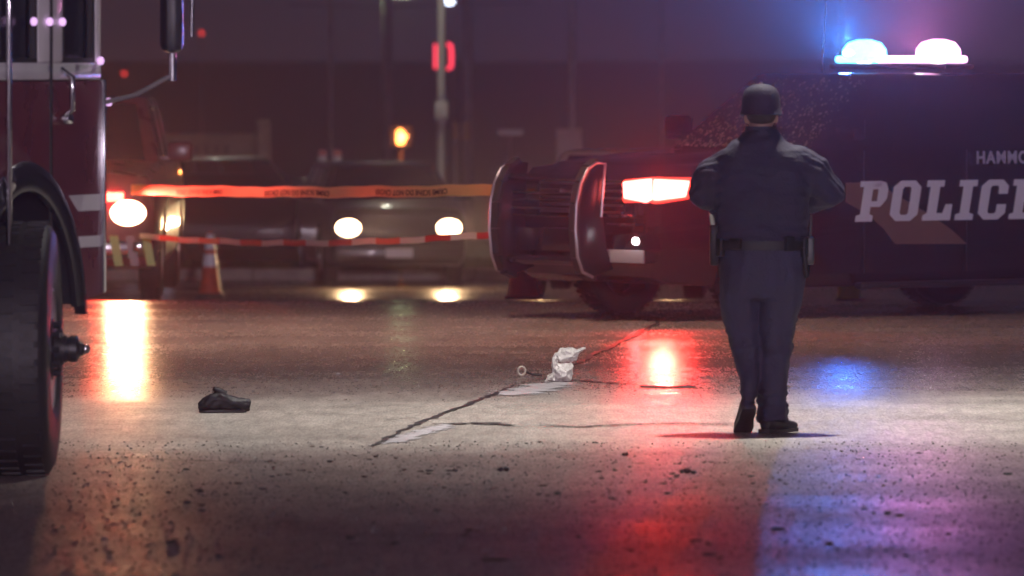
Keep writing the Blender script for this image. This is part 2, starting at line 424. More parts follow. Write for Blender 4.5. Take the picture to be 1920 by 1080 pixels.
# hood bulge, grille, bumper
q = MB(); q.prism([(-.5, 1.265), (.85, 1.165), (.80, 1.21), (.2, 1.275), (-.5, 1.305)], -.62, .62); q.build('hood', BLK, cop, bevel=.02)
q = MB(); q.box((.995, 0, .93), (.05, 1.1, .30)); q.build('grille', DKPL, cop, bevel=.01)
for k in range(5):
    MB().box((1.03, 0, .83 + k * .055), (.02, 1.04, .018)).build('grille_slat', ALU, cop)
q = MB(); q.prism([(-.92, .45), (.92, .45), (.96, .55), (.92, .68), (-.92, .68), (-.96, .55)], .98, 1.14, 'x'); q.build('front_bumper', BLK, cop, bevel=.03)
MB().box((1.148, .66, .50), (.014, .56, .10)).build('bumper_trim', mat('grey_bumper_trim', (.30, .29, .32), .4), cop, bevel=.004)
for k in range(2): MB().box((1.10, .58 + .02 * k, .74 + .065 * k), (.05, .28, .022)).build('bumper_slat', CHR, cop, bevel=.004)
RL = glow_mat('red_lamp', (1, .045, .03), 2.6); BL = glow_mat('blue_lamp', (.14, .62, 1), 6); PK = glow_mat('pink_lamp', (1, .45, .82), 6); CORE = glow_mat('lamp_core', (1, .93, .97), 40); RCO = glow_mat('red_lamp_core', (1, .11, .09), 14); WL = glow_mat('white_lamp', (1, .9, .95), 30)
for s in (1, -1):
    hl = MB()
    hl.prism([(.52 * s, .905), (.52 * s, 1.085), (.90 * s, 1.11), (.90 * s, .92)], .90, 1.035, 'x')
    o = hl.build('headlight', RL if s > 0 else GLS, cop, bevel=.02)
    hb = MB().prism([(1.025, .905), (.66, .945), (.60, 1.10), (1.02, 1.108)], s * .86, s * .962); hb.build('headlight_side', RL if s > 0 else GLS, o, bevel=.015)
MB().prism([(.545, .94), (.535, 1.07), (.70, 1.085), (.89, 1.10), (.895, .935), (.80, .912), (.70, .925)], .99, 1.045, 'x').build('lamp_core', RCO, cop, bevel=.01)
MB().prism([(1.035, .93), (.76, .955), (.72, 1.08), (1.03, 1.095)], .90, .972).build('lamp_core', RCO, cop, bevel=.01)
MB().ball((1.15, .84, .62), .028).build('fog_lamp', WL, cop, smooth=60)
lamp('headlight_glow', 'SPOT', (1.04, 1.02, 1.01), (1, .03, .02), 380, .06, cop, aim=(.62, 1, -.02), cone=80, blend=.8)
lamp('headlight_glow', 'SPOT', (1.02, 1.02, 1.01), (1, .03, .02), 560, .06, cop, aim=(math.cos(R(50)), math.sin(R(50)), .09), cone=38, blend=1)
# push bumper: curved upright plates with cross rails
pb = MB()
def upright(y):
    front = [(1.30, .34), (1.40, .38), (1.45, .50), (1.47, .70), (1.46, .90), (1.42, 1.06), (1.35, 1.17), (1.27, 1.22)]
    back = [(1.18, 1.21), (1.20, 1.05), (1.22, .8), (1.18, .55), (1.12, .40)]
    u = MB().prism(front + back, y - .022, y + .022).build('upright', mat('satin_black_steel', (.016, .016, .022), .3, .2), cop, bevel=.008)
    g = MB(); n = len(front); w = .045
    for i in range(n - 1):
        (x0, z0), (x1, z1) = front[i], front[i + 1]
        dx, dz = (x1 - x0), (z1 - z0); l = math.hypot(dx, dz); nx_, nz = dz / l, -dx / l
        g.add([(x0 + 0 * nx_, y - w, z0), (x0, y + w, z0), (x1, y + w, z1), (x1, y - w, z1), (x0 + nx_ * .035, y - w, z0 + nz * .035), (x0 + nx_ * .035, y + w, z0 + nz * .035), (x1 + nx_ * .035, y + w, z1 + nz * .035), (x1 + nx_ * .035, y - w, z1 + nz * .035)],
              [(0, 1, 2, 3), (7, 6, 5, 4), (0, 4, 5, 1), (1, 5, 6, 2), (2, 6, 7, 3), (3, 7, 4, 0)])
    g.build('rubber_strip', RUB, u)
    MB().tube([(a + .04, y + (.05 if y > 0 else -.05), z) for a, z in front + back[:3]], .011, 8).build('edge_trim', ALU, u, smooth=60)
upright(.5); upright(-.5)
for z, r_ in ((.46, .035), (1.10, .03)):
    MB().tube([(1.36, -.48, z), (1.36, .48, z)], r_, 14).build('cross_rail', BLK, cop, smooth=50)
MB().box((1.28, 0, .62), (.05, .95, .18)).build('centre_plate', BLK, cop, bevel=.012)
for k in range(4): MB().box((1.33, -.05, .80 + k * .06), (.02, .86, .012)).build('guard_bar', ALU if k % 2 else DKPL, cop)
for s in (-1,): MB().tube([(1.33, s * .50, .40), (1.26, s * .78, .46), (1.12, s * .97, .52), (.90, s * 1.03, .56)], .03, 10).build('fender_guard', BLK, cop, smooth=50)
MB().tube([(1.36, -.53, .63), (1.36, -.60, .63), (1.36, -.60, .63), (1.36, -.66, .63)], [.035, .035, .028, .022], 12).build('tow_knob', DKPL, cop, smooth=30)
MB().box((1.20, .12, 1.0), (.06, .28, .05)).build('grille_lamp', WL if False else CHR, cop, bevel=.01)
# roof lightbar: its beams are thrown level and slightly up
LBA = (math.cos(R(37)), math.sin(R(37)) + .25, .14); LBB = (math.cos(R(50)), math.sin(R(50)), .25)
lb = MB().box((-2.2, 0, 1.955), (.30, 1.46, .05)); lbo = lb.build('lightbar', DKPL, cop, bevel=.02)
mods = [(-.62, BL, .22), (-.37, BL, .22), (-.11, PK, .20), (.13, PK, .14), (.36, PK, .22), (.61, PK, .22)]
for yy, mm, ln in mods:
    MB().box((-2.2, yy, 2.012), (.22, ln - .04, .055)).build('light_module', mm, lbo, bevel=.02)
for yy, mm in ((-.46, BL), (.46, PK)):  # oversized cores and domes added in the shape of the lamps' glare
    MB().ball((-2.2, yy, 2.06), (.185, .150, .080), 20, 12).build('lamp_core', CORE, lbo, smooth=60)
    MB().lathe([(.09, 1.985), (.15, 2.0), (.180, 2.04), (.176, 2.09), (.135, 2.145), (.05, 2.17)], 'z', 24, (-2.2, yy, 0)).build('glare_dome', mm, lbo, smooth=60)
lamp('lightbar_glow', 'SPOT', (-2.02, -.46, 2.07), (.04, .18, 1), 230, .07, cop, aim=LBA, cone=80, blend=1)
lamp('lightbar_glow', 'SPOT', (-2.0, -.46, 2.07), (.03, .25, 1), 8500, .07, cop, aim=LBB, cone=40, blend=1)
lamp('lightbar_glow', 'SPOT', (-2.02, .45, 2.07), (1, .28, .70), 3200, .07, cop, aim=LBB, cone=44, blend=1)
lamp('lightbar_glow', 'SPOT', (-2.02, .0, 2.07), (1, .25, .7), 200, .04, cop, aim=LBB, cone=44, blend=1)
MB().box((-3.3, .70, 1.955), (.10, .05, .10)).build('roof_marker_lamp', WL, cop, bevel=.01)
MB().tube([(-1.75, -.45, 1.9), (-1.8, -.45, 2.6)], .006, 6).build('antenna', DKPL, cop)
q = MB(); rb = random.Random(5)
a0, a1 = Vector((-.55, 0, 1.30)), Vector((-1.32, 0, 1.90)); nn = Vector((.60, 0, .77)).normalized()
for i in range(700):
    v = rb.random() ** 1.6 * .9 + .03; y = rb.uniform(-.9, .9) * (.94 + (.76 - .94) * v); c = a0.lerp(a1, v) + Vector((0, y, 0)) + nn * .006; r0 = rb.uniform(.003, .010)
    t1 = Vector((0, 1, 0)) * r0; t2 = nn.cross(Vector((0, 1, 0))) * r0 * rb.uniform(.8, 2.2)
    q.add([c + t1, c + t2, c - t1, c - t2, c + nn * r0 * .8], [(0, 1, 4), (1, 2, 4), (2, 3, 4), (3, 0, 4), (3, 2, 1, 0)])
o = q.build('rain_beads', mat('rain_bead', (.45, .38, .25), .12, .6), cop, smooth=80); o['kind'] = 'stuff'
# lettering on the near side
VIN = mat('white_vinyl', (.62, .62, .72), .4, bump=.03, bscale=60)
GLY = {
 'P': [[(0, 0), (.46, 0), (.46, .14), (.36, .18), (.36, .36), (0.11, .36), (.11, .18), (0, .14)], [(.11, .36), (.36, .36), (.36, .86), (.11, .86)], [(0, .86), (.62, .86), (.55, 1), (0, 1)], [(.36, .36), (.62, .36), (.74, .5), (.36, .5)], [(.52, .5), (.74, .5), (.78, .58), (.78, .80), (.52, .80)], [(.36, .80), (.78, .80), (.70, .96), (.55, 1), (.36, .9)]],
 'O': [[(.2, 0), (.6, 0), (.78, .16), (.52, .2), (.48, .15), (.32, .15), (.28, .2), (.02, .16)], [(.02, .16), (.28, .2), (.28, .8), (.02, .84)], [(.52, .2), (.78, .16), (.78, .84), (.52, .8)], [(.02, .84), (.28, .8), (.32, .85), (.48, .85), (.52, .8), (.78, .84), (.6, 1), (.2, 1)]],
 'L': [[(0, 0), (.78, 0), (.78, .40), (.6, .40), (.54, .18), (.1, .18), (0, .13)], [(.11, .18), (.37, .18), (.37, .84), (.11, .84)], [(0, .84), (.48, .84), (.48, 1), (0, 1)]],
 'I': [[(0, 0), (.5, 0), (.5, .14), (.38, .18), (.12, .18), (0, .14)], [(.12, .18), (.38, .18), (.38, .84), (.12, .84)], [(0, .84), (.5, .84), (.5, 1), (0, 1)]],
 'C': [[(.2, 0), (.6, 0), (.78, .16), (.52, .2), (.48, .15), (.32, .15), (.28, .2), (.02, .16)], [(.02, .16), (.28, .2), (.28, .8), (.02, .84)], [(.52, .2), (.78, .16), (.78, .38), (.52, .38)], [(.52, .64), (.78, .64), (.78, .84), (.52, .8)], [(.02, .84), (.28, .8), (.32, .85), (.48, .85), (.52, .8), (.78, .84), (.6, 1), (.2, 1)]],
 'E': [[(0, 0), (.74, 0), (.74, .30), (.58, .30), (.54, .16), (.11, .16), (0, .13)], [(.11, .16), (.37, .16), (.37, .84), (.11, .84)], [(0, .84), (.11, .84), (.54, .84), (.58, .72), (.74, .72), (.74, 1), (0, 1)], [(.37, .42), (.58, .42), (.58, .58), (.37, .58)]],
}
sx0 = -.89
adv = {'P': .335, 'O': .345, 'L': .335, 'I': .225, 'C': .335, 'E': .33}
H = .315
for ch in 'POLICE':
    q = MB()
    for poly in GLY[ch]:
        pts = []
        for (u, v) in poly:
            pts.append((sx0 - (u * .37 + v * H * .20 / 1.0 * 1.0) , .745 + v * H))
        q.prism(pts, 1.0015, 1.0045)
    o = q.build('letter', VIN, cop); o['label'] = 'white letter ' + ch
    sx0 -= adv[ch]
# POLICE slants with the top leaning back; the town's name above it
me = text_mesh('HAMMOND', .135, .004, 0, .0012, 1.15)
o = bpy.data.objects.new('lettering', me); COL.objects.link(o); me.materials.append(mat('faded_vinyl', (.38, .37, .48), .5, var=.2, vscale=30))
o.parent = cop; o.location = (-2.13, 1.0035, 1.19); o.rotation_euler = (R(90), 0, PI); o['label'] = 'small pale lettering HAMMOND'
# sweeping stripe under the letters
STR = mat('tan_stripe_vinyl', (.16, .095, .07), .45, var=.1)
q = MB().prism([(-.80, 1.05), (-.80, .90), (-1.02, .80), (-1.18, .69), (-1.30, .565), (-2.04, .555), (-1.88, .67), (-1.68, .78), (-1.42, .90), (-1.10, 1.05)], .9995, 1.0010)
q.build('stripe', STR, cop)

# ------------------------------------------------------------------ fire engine at the left edge
B = R(72)
eng = empty('fire_engine', (-2.36, 36.3, 0), B)
tag(eng, 'red and white fire engine cab with chrome rails and big front tyre', 'fire truck')
# local: x forward, y left; side facing the road is y = 0 and the cab lies on +y
def pol_arch(r, cx, cz, a0, a1, n=16): return [(cx + r * math.cos(R(a0 + (a1 - a0) * k / n)), cz + r * 1.05 * math.sin(R(a0 + (a1 - a0) * k / n))) for k in range(n + 1)]
arch = pol_arch(.72, 0, .70, 168, 12)
low = [(-2.6, .80), (-.72, .80)] + arch + [(.73, .82), (1.05, .84), (1.05, 1.90), (-2.6, 1.90)]
MB().prism(low, 0, .9).build('body', REDP, eng)
MB().box((-.8, 1.65, 1.35), (3.6, 1.5, 1.1)).build('cab_floor', REDP, eng)
# white upper cab with window openings: frames built around the glass
up = MB(); z0, z1 = 1.905, 2.95
up.box((-.775, .05, (z0 + 1.99) / 2), (3.65, .10, 1.99 - z0))
up.box((-.775, .05, (2.75 + z1) / 2), (3.65, .10, z1 - 2.75))
for a, b_ in ((.97, 1.05), (.20, .53), (-.58, -.30), (-2.6, -1.6)): up.box(((a + b_) / 2, .05, 2.37), (b_ - a, .10, .76))
up.box((-.8, 1.2, z1 + .05), (3.7, 2.4, .1)); up.box((1.0, 1.2, 2.0), (.1, 2.3, .2))
up.build('cab_shell', WHTP, eng, bevel=.012)
for a, b_ in ((.53, .97), (-.30, .20), (-1.6, -.58)):
    MB().box(((a + b_) / 2, .055, 2.37), (b_ - a + .01, .02, .77)).build('window', GLS, eng)
    fr = MB()
    for c, d in ((((a + b_) / 2, .02, 2.0), (b_ - a, .03, .03)), ((a + .015, .02, 2.37), (.03, .03, .76)), ((b_ - .015, .02, 2.37), (.03, .03, .76))): fr.box(c, d)
    fr.build('window_seal', RUB, eng)
MB().box((1.02, 1.3, 2.4), (.04, 2.2, .9)).build('windscreen', GLS, eng)
MB().box((.36, -.002, 1.9), (.022, .012, 2.05)).build('door_seam', RUB, eng)
MB().prism([(.73, 1.26), (1.03, 1.26), (1.03, 1.34), (.60, 1.34)], -.004, .002).build('stripe', WHTP, eng)
MB().prism([(.74, 1.08), (1.03, 1.08), (1.03, 1.135), (.735, 1.135)], -.004, .002).build('stripe', WHTP, eng)
MB().box((1.05, -.006, 1.38), (.03, .03, 1.06)).build('corner_trim', CHR, eng, bevel=.008)
for xx in (-.33, .50):
    z_0, z_1 = (1.0, 2.9) if xx < 0 else (1.72, 1.96)
    MB().tube([(xx, 0, z_0), (xx, -.06, z_0 + .04), (xx, -.06, z_1 - .04), (xx, 0, z_1)], .014, 10).build('grab_rail', CHR, eng, smooth=60)
MB().box((.50, -.03, 1.715), (.09, .05, .05)).build('door_handle', CHR, eng, bevel=.015)
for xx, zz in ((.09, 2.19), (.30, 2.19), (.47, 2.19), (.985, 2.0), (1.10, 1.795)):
    MB().ball((xx, -.02, zz), (.018, .018, .022)).build('glint_bead', mat('glint_glow', (.5, .45, .5), .15, emis=(.8, .45, .9), es=1.1), eng, smooth=60)  # glints on the cab put in as small glowing beads
MB().ball((-.27, -.03, 1.42), (.045, .04, .06)).build('fuel_cap', CHR, eng, smooth=60)
# chrome fenderette
fa = [(p[0] * 1.0, p[1]) for p in pol_arch(.735, 0, .70, 176, 4, 24)]
fn = MB(); rings = []
for i, (x, z) in enumerate(fa):
    t = Vector((x, 0, z - .70)).normalized()
    c = Vector((x, 0, z))
    rings.append([c + t * .03 + Vector((0, .02, 0)), c + t * .045 + Vector((0, -.015, 0)), c + t * .03 + Vector((0, -.035, 0)), c - t * .01 + Vector((0, -.04, 0)), c + Vector((0, -.015, 0)), c + Vector((0, .02, 0))])
fn.rings(rings).build('fenderette', mat('dark_trim', (.05, .05, .055), .25, .6), eng, smooth=50)
MB().tube([(x * 1.045, -.02, (z - .7) * 1.045 + .7) for x, z in fa[3:12]], .014, 8).build('fender_trim', CHR, eng, smooth=60)
ln = pol_arch(.712, 0, .70, 172, 8, 24)
MB().rings([[Vector((x * k_, yy, (z - .7) * k_ + .7)) for k_, yy in ((1.0, .004), (1.0, .90), (.985, .90), (.985, .004))] for x, z in ln]).build('arch_liner', DKPL, eng, smooth=40)
MB().rings([[Vector((x * k_, yy, (z - .7) * k_ + .7)) for k_, yy in ((1.03, -.005), (1.03, -.03), (.99, -.045), (.90, -.03), (.90, .0), (.97, .003))] for x, z in ln]).build('mudguard', MATS['dark_trim'], eng, smooth=50)
# inner wheel well
MB().box((0, .55, 1.0), (1.3, .5, .7)).build('wheel_well', DKPL, eng)
w_ = wheel(eng, 0, 0, .61, .40, .30, -1, ALU, hub=True, steer=17)
w_.location = (-.02, .04, .61)
# flank compartments behind the cab
MB().box((-5.6, 1.22, 1.75), (5.8, 2.44, 1.9)).build('pump_body', REDP, eng, bevel=.02)
for k in range(4): MB().box((-3.6 - k * 1.3, -.008, 1.7), (1.15, .016, 1.4)).build('locker_shutter', ALU, eng)
for xx in (-5.0,): wheel(eng, xx, .18, .55, .36, .30, -1)
# mirror on its arm in front of the cab
mrr = MB().box((1.32, -.27, 2.22), (.10, .19, .36), (0, 0, R(-60))); mo = mrr.build('mirror', DKPL, eng, bevel=.04)
MB().tube([(1.05, .0, 1.79), (1.2, -.12, 1.83), (1.33, -.27, 1.93)], .012, 8).build('mirror_arm', GPOLE, mo, smooth=50)
MB().tube([(1.33, -.27, 1.90), (1.33, -.27, 2.04)], .02, 10).build('mirror_bracket', CHR, mo, smooth=50)
MB().tube([(1.36, -.36, 2.12), (1.36, -.365, 2.38)], .011, 8).build('mirror_trim', CHR, mo, smooth=50)
MB().tube([(1.0, .0, 2.6), (1.2, -.15, 2.55), (1.33, -.27, 2.40)], .012, 8).build('mirror_arm', GPOLE, mo, smooth=50)

# ------------------------------------------------------------------ generic road vehicles behind the tape
def car(name, label, cat, loc, rz, paint, kind='suv', group=None, head=None, tail=None):
    root = empty(name, loc, rz); tag(root, label, cat, group)
    if kind == 'suv':
        st = [(.95, .82, .36, .90), (.88, .92, .28, 1.00), (.6, .97, .25, 1.05), (.1, 1., .24, 1.09), (-.6, 1, .24, 1.12), (-3.2, 1, .25, 1.14), (-3.6, .97, .32, 1.12), (-3.72, .88, .40, 1.02)]
        loft_body(root, st, paint, (0, -2.8), .42, .96)
        cabin(root, (-.45, -1.15, -3.3, -3.66), 1.10, 1.58, .90, .70, paint, [(-.88, -1.65, -1.22, -1.68), (-1.72, -2.6, -1.75, -2.55), (-2.68, -3.4, -2.63, -3.2)])
        wb = 2.8; fx = .93; hz = .76
    elif kind == 'truck':
        st = [(.98, .86, .40, 1.05), (.92, .95, .34, 1.18), (.5, .99, .30, 1.24), (-.3, 1, .30, 1.28), (-1.0, 1, .30, 1.30), (-3.9, 1, .32, 1.32), (-4.6, .98, .40, 1.30)]
        loft_body(root, st, paint, (0, -3.5), .46, 1.02)
        cabin(root, (-.45, -1.05, -2.7, -2.85), 1.27, 1.90, .95, .80, paint, [(-.85, -1.7, -1.15, -1.72), (-1.8, -2.6, -1.82, -2.55)])
        wb = 3.5; fx = .97; hz = .83
    else:
        st = [(.85, .80, .34, .66), (.78, .92, .26, .74), (.4, .97, .22, .82), (-.3, 1, .21, .88), (-.9, 1, .21, .92), (-2.9, 1, .22, .95), (-3.5, .97, .28, .93), (-3.75, .88, .38, .84)]
        loft_body(root, st, paint, (0, -2.75), .37, .91)
        cabin(root, (-.55, -1.3, -2.5, -3.1), .90, 1.40, .84, .62, paint, [(-1.0, -1.7, -1.38, -1.74), (-1.78, -2.65, -1.8, -2.4)])
        wb = 2.75; fx = .82; hz = .60
    r = {'suv': .37, 'truck': .40, 'sedan': .33}[kind]; hw = {'suv': .96, 'truck': 1.02, 'sedan': .91}[kind]
    for x in (0, -wb):
        for s in (1, -1): wheel(root, x, s * (hw - .13), r, .22, r * .62, s)
    mirrors(root, -.85, {'suv': 1.18, 'truck': 1.38, 'sedan': 1.0}[kind], hw, paint)
    MB().box((fx + .02, 0, hz - .05), (.05, hw * 1.0, .16)).build('grille', DKPL, root, bevel=.01)
    MB().box((fx + .03, 0, hz - .33), (.10, hw * 1.75, .16)).build('front_bumper', paint if kind != 'truck' else CHR, root, bevel=.03)
    for s in (1, -1):
        o = MB().prism([(s * (hw - .30) + .165 * math.cos(a), hz + .12 * math.sin(a)) for a in [2 * PI * k / 20 for k in range(20)]], fx - .1, fx + .025, 'x').build('headlight', head or GLS, root, bevel=.02)
        o = MB().box((-wb - {'suv': .90, 'truck': 1.10, 'sedan': .98}[kind], s * (hw - .16), hz + .16), (.06, .18, .16)).build('tail_light', tail or mat('tail_lens', (.25, .01, .01), .2), root, bevel=.01)
    MB().box((fx + .085, 0, hz - .33), (.012, .36, .12)).build('number_plate', WHTP, root)
    return root
HL = glow_mat('headlamp_lens', (1, .68, .38), 18)
TL = glow_mat('tail_lamp_lens', (1, .06, .04), 4)
DK1 = mat('charcoal_paint', (.03, .03, .032), .3, coat=.4, bump=.03, bscale=100)
DK2 = mat('dark_green_paint', (.022, .03, .024), .3, coat=.4, bump=.03, bscale=100)
SIL = mat('silver_paint', (.35, .34, .33), .3, .5, bump=.03, bscale=100)
def beam(root, x, y, z, col, w, rad=.06, cone=150):
    l = lamp('headlight_beam', 'SPOT', (x, y, z), col, w, rad, root, aim=(1, 0, -.03), cone=cone, blend=.9); return l
def level_beam(root, p_, col, w, up=.06, cone=34, rad=.08, side=0):
    return lamp('level_beam', 'SPOT', p_, col, w, rad, root, aim=(1, side, up), cone=cone, blend=1)
s1 = car('parked_suv', 'dark SUV facing the camera with both headlights lit behind the tapes', 'suv', (-1.60, 99.5, ground_z(99)), R(-90 + 7), DK1, 'suv', 'vehicles behind the crime scene tape', head=HL)
for s in (1, -1):
    beam(s1, .98, s * .63, .76, (1, .62, .30), 200, .09); level_beam(s1, (.98, s * .63, .76), (1, .62, .34), 1700, side=.12, cone=22, up=.035)
s2 = car('rescue_truck', 'red rescue pickup with one dazzling headlight beside the fire engine', 'pickup truck', (-4.29, 70.9, ground_z(70.5)), R(-90), REDP, 'truck', 'vehicles behind the crime scene tape', head=HL)
beam(s2, 1.03, .72, .84, (1, .40, .10), 10, .12); level_beam(s2, (1.03, .72, .84), (1, .58, .28), 1100, cone=22, up=.05)
LIME = mat('lime_reflective', (.35, .45, .04), .4); 
for k in range(5):
    MB().prism([(.30 + k * .15, .34), (.38 + k * .15, .34), (.33 + k * .15, .62), (.25 + k * .15, .62)], 1.055, 1.062, 'x').build('chevron', LIME if k % 2 == 0 else REDP, s2)
MB().box((1.10, .82, .52), (.06, .10, .10)).build('tow_hook', CHR, s2, bevel=.02)
o = MB().box((1.02, .60, .98), (.05, .16, .08)).build('warning_lamp', glow_mat('red_warning', (1, .05, .03), 30), s2, bevel=.01)
lamp('warning_glow', 'SPOT', (1.12, .60, 1.0), (1, .05, .025), 600, .05, s2, aim=(1, 0, -.12), cone=80, blend=.8)
car('parked_car', 'dark car turned away showing a red tail light behind the small cone', 'car', (-3.6, 109.5, ground_z(108)), R(62), DK2, 'suv', 'vehicles behind the crime scene tape', tail=TL)
s3 = car('parked_car', 'cream car half hidden behind the police push bumper with dipped lamps lighting the road', 'car', (.98, 72.3, ground_z(71.5)), R(-90 - 6), mat('cream_paint', (.5, .42, .28), .25, coat=.4), 'sedan', 'vehicles behind the crime scene tape', tail=TL)
for s in (1, -1): lamp('headlight_beam', 'SPOT', (.86, s * .61, .62), (1, .62, .28), 260, .08, s3, aim=(1, 0, -.66), cone=54, blend=1)
car('parked_car', 'low dark sedan side on between the traffic cone and the lit SUV', 'car', (-2.2, 104, ground_z(104)), R(8), BLK, 'sedan', 'vehicles behind the crime scene tape')

# ------------------------------------------------------------------ tapes
def tape(name, p0, p1, h, sag, m, n=60, twist=0.0):
    vs = []; pts = []
    for i in range(n + 1):
        t = i / n; p = p0.lerp(p1, t); p.z -= sag * 4 * t * (1 - t); p.z += .004 * math.sin(t * 31) + .003 * math.sin(t * 77)
        p.y += .02 * math.sin(t * 23); pts.append(p)
        a = .25 * math.sin(t * 9 + 1)
        d = Vector((0, math.sin(a), math.cos(a))) * h / 2
        vs += [p - d + Vector((0, .0006, 0)), p + d + Vector((0, .0006, 0)), p + d - Vector((0, .0006, 0)), p - d - Vector((0, .0006, 0))]
    return pts, vs, [tuple(i * 4 + k for k in q) for i in range(n) for q in ((0, 1, 5, 4), (3, 7, 6, 2), (1, 2, 6, 5), (0, 4, 7, 3))]
def film(name, col, tr=.5):
    m = bpy.data.materials.new(name); m.use_nodes = True; n = m.node_tree; o_ = n.nodes['Material Output']
    d = n.nodes['Principled BSDF']; d.inputs['Base Color'].default_value = (*col, 1); d.inputs['Roughness'].default_value = .35
    t = n.nodes.new('ShaderNodeBsdfTranslucent'); t.inputs[0].default_value = (*col, 1)
    x = n.nodes.new('ShaderNodeMixShader'); x.inputs[0].default_value = tr
    n.links.new(d.outputs[0], x.inputs[1]); n.links.new(t.outputs[0], x.inputs[2]); n.links.new(x.outputs[0], o_.inputs[0]); return m
OT = film('orange_tape_film', (.95, .66, .24)); RT = film('red_tape_film', (.75, .05, .03)); WT = film('white_tape_film', (.85, .85, .80))
p0 = P(246, 356, 69.8); p1 = P(976, 355, 58.75)
pts, vs, fs = tape('t', p0, p1, .092, .02, OT)
tp = MB().add(vs, fs).build('barrier_tape', OT)
tag(tp, 'upper orange crime scene tape with upside down lettering stretched to the police bumper', 'tape')
INK = mat('tape_ink', (.05, .01, .005), .8, spec=.1)
me = text_mesh('CRIME SCENE DO NOT CROSS', .060, .0012, 0, .0004, 1.0); me.materials.append(INK)
wd = max(v.co.x for v in me.vertices)
for px in (345, 525, 733, 943):
    t = (px - 246) / (976 - 246)
    def at(t):
        f = max(0, min(.9999, t)) * 60; i = int(f); return pts[i].lerp(pts[i + 1], f - i)
    # the letters stand on their heads: built right to left and rotated half a turn
    span_px = 124 if px > 500 else 96
    ml = me.copy(); a0 = at(t); t1 = min(.985, t + span_px / 730)
    full = t + span_px / 730
    keep = []
    for v in ml.vertices:
        u = 1 - v.co.x / wd; q = at(t + (full - t) * u)
        v.co = Vector((q.x, q.y - .030 - .0002 * (v.co.z > 0), q.z - .008 + (.020 - v.co.y)))
    if full > .985:
        bm = bmesh.new(); bm.from_mesh(ml); lim = at(.985).x
        bmesh.ops.delete(bm, geom=[v for v in bm.verts if v.co.x > lim], context='VERTS'); bm.to_mesh(ml); bm.free()
    o = bpy.data.objects.new('printed_text', ml); COL.objects.link(o); o.parent = tp
p0 = P(262, 443, 69.7); p1 = P(944, 437, 58.5)
rt = empty('striped_tape', p0); tag(rt, 'lower red and white striped barrier tape running to the knob on the police bumper', 'tape')
pts, vs, fs = tape('t', p0, p1, .050, .07, RT, 64)
k = 0
for i in range(0, 64, 4):
    q = MB(); sub = vs[i * 4:(i + 4) * 4 + 4]
    q.add([Vector(v) - p0 for v in sub], [tuple(a * 4 + b for b in qq) for a in range(4) for qq in ((0, 1, 5, 4), (3, 7, 6, 2), (1, 2, 6, 5), (0, 4, 7, 3))])
    o = q.build('red_band' if (i // 4) % 2 else 'white_band', RT if (i // 4) % 2 else WT, rt)

# ------------------------------------------------------------------ cones
def cone(label, loc, collars=True):
    root = empty('traffic_cone', loc); tag(root, label, 'cone', 'traffic cones by the tape')
    MB().box((0, 0, .02), (.38, .38, .04)).build('base', RUB, root, bevel=.012)
    MB().lathe([(.165, .04), (.155, .07), (.045, .88), (.03, .905), (.02, .90)], 'z', 28).build('cone_body', ORG, root, smooth=40)
    if collars:
        for a, b_ in ((.42, .60), (.66, .88)):
            f = lambda z: .155 - (z - .07) / .81 * .11 + .003
            MB().lathe([(f(a), a), (f(b_), b_)], 'z', 28, cap=False).build('reflective_collar', REFL, root, smooth=40)
    root.scale = (.88,) * 3
    return root
p = P(394, 440, 94); cone('orange traffic cone with two glowing white collars left of the lit SUV', (p.x, 94, ground_z(94) + .01))
p = P(981, 440, 67); cone('orange traffic cone half hidden behind the police push bumper', (p.x, 67, ground_z(67) + .01))
# marker peeping out under the police vehicle
p = G(1592, 556)
r_ = empty('marker_post', (P(1592, 545, 66).x, 66, ground_z(66))); tag(r_, 'small lime marker seen in the gap under the police vehicle', 'marker')
MB().lathe([(.10, 0), (.10, .10), (.09, .20), (.06, .22)], 'z', 20).build('sleeve', LIME, r_, smooth=40); MB().box((0, 0, .01), (.26, .26, .02)).build('base', RUB, r_)

# ------------------------------------------------------------------ poles, signs and lamps far behind
def pole(px, Y, wpx, label, top=None, m=GPOLE, name='utility_pole', cat='pole', grp='poles behind the scene'):
    X = (px - 960) / F * Y; r = wpx / 2 / F * Y; g = ground_z(Y)
    root = empty(name, (X, Y, g)); tag(root, label, cat, grp)
    h = (CH + HOR / F * Y + 2.5 - g) if top is None else top - g
    MB().lathe([(r * 1.08, 0), (r * .95, h)], 'z', 20).build('shaft', m, root, smooth=60)
    MB().lathe([(r * 1.9, 0), (r * 1.9, .05), (r * 1.3, .09)], 'z', 20).build('base_plate', m, root, smooth=40)
    return root
pole(620, 150, 9, 'thin faint pole above the pair of red posts')
u = pole(727, 200, 15, 'dim wide pole between the walking signal and the red posts')
up_ = pole(828, 118, 15, 'pale steel pole with a small cabinet in front of the red neon sign', m=POLE)
c = P(828, 207, 118) - up_.location
MB().box((0, -.10, c.z), (.21, .12, .29)).build('junction_box', POLE, up_, bevel=.01)
for zz in (c.z - .2, c.z + .2): MB().lathe([(.085, zz), (.085, zz + .03)], 'z', 20).build('clamp_band', ALU, up_)
pole(877, 160, 20, 'thick dark pole right of the pale steel pole')
sp = pole(1073, 130, 13, 'grey pole carrying a square sign above the police hood')
a = P(1042, 240, 130) - sp.location; b_ = P(1092, 305, 130) - sp.location
MB().box(((a.x + b_.x) / 2, -.10, (a.z + b_.z) / 2), (b_.x - a.x, .03, a.z - b_.z)).build('sign_board', mat('dull_sign', (.30, .24, .24), .6, var=.15), sp, bevel=.01)
pole(1240, 150, 7, 'slim pole above the hood mirror of the police vehicle')
pole(1578, 150, 6, 'slim pole above the blue end of the lightbar')
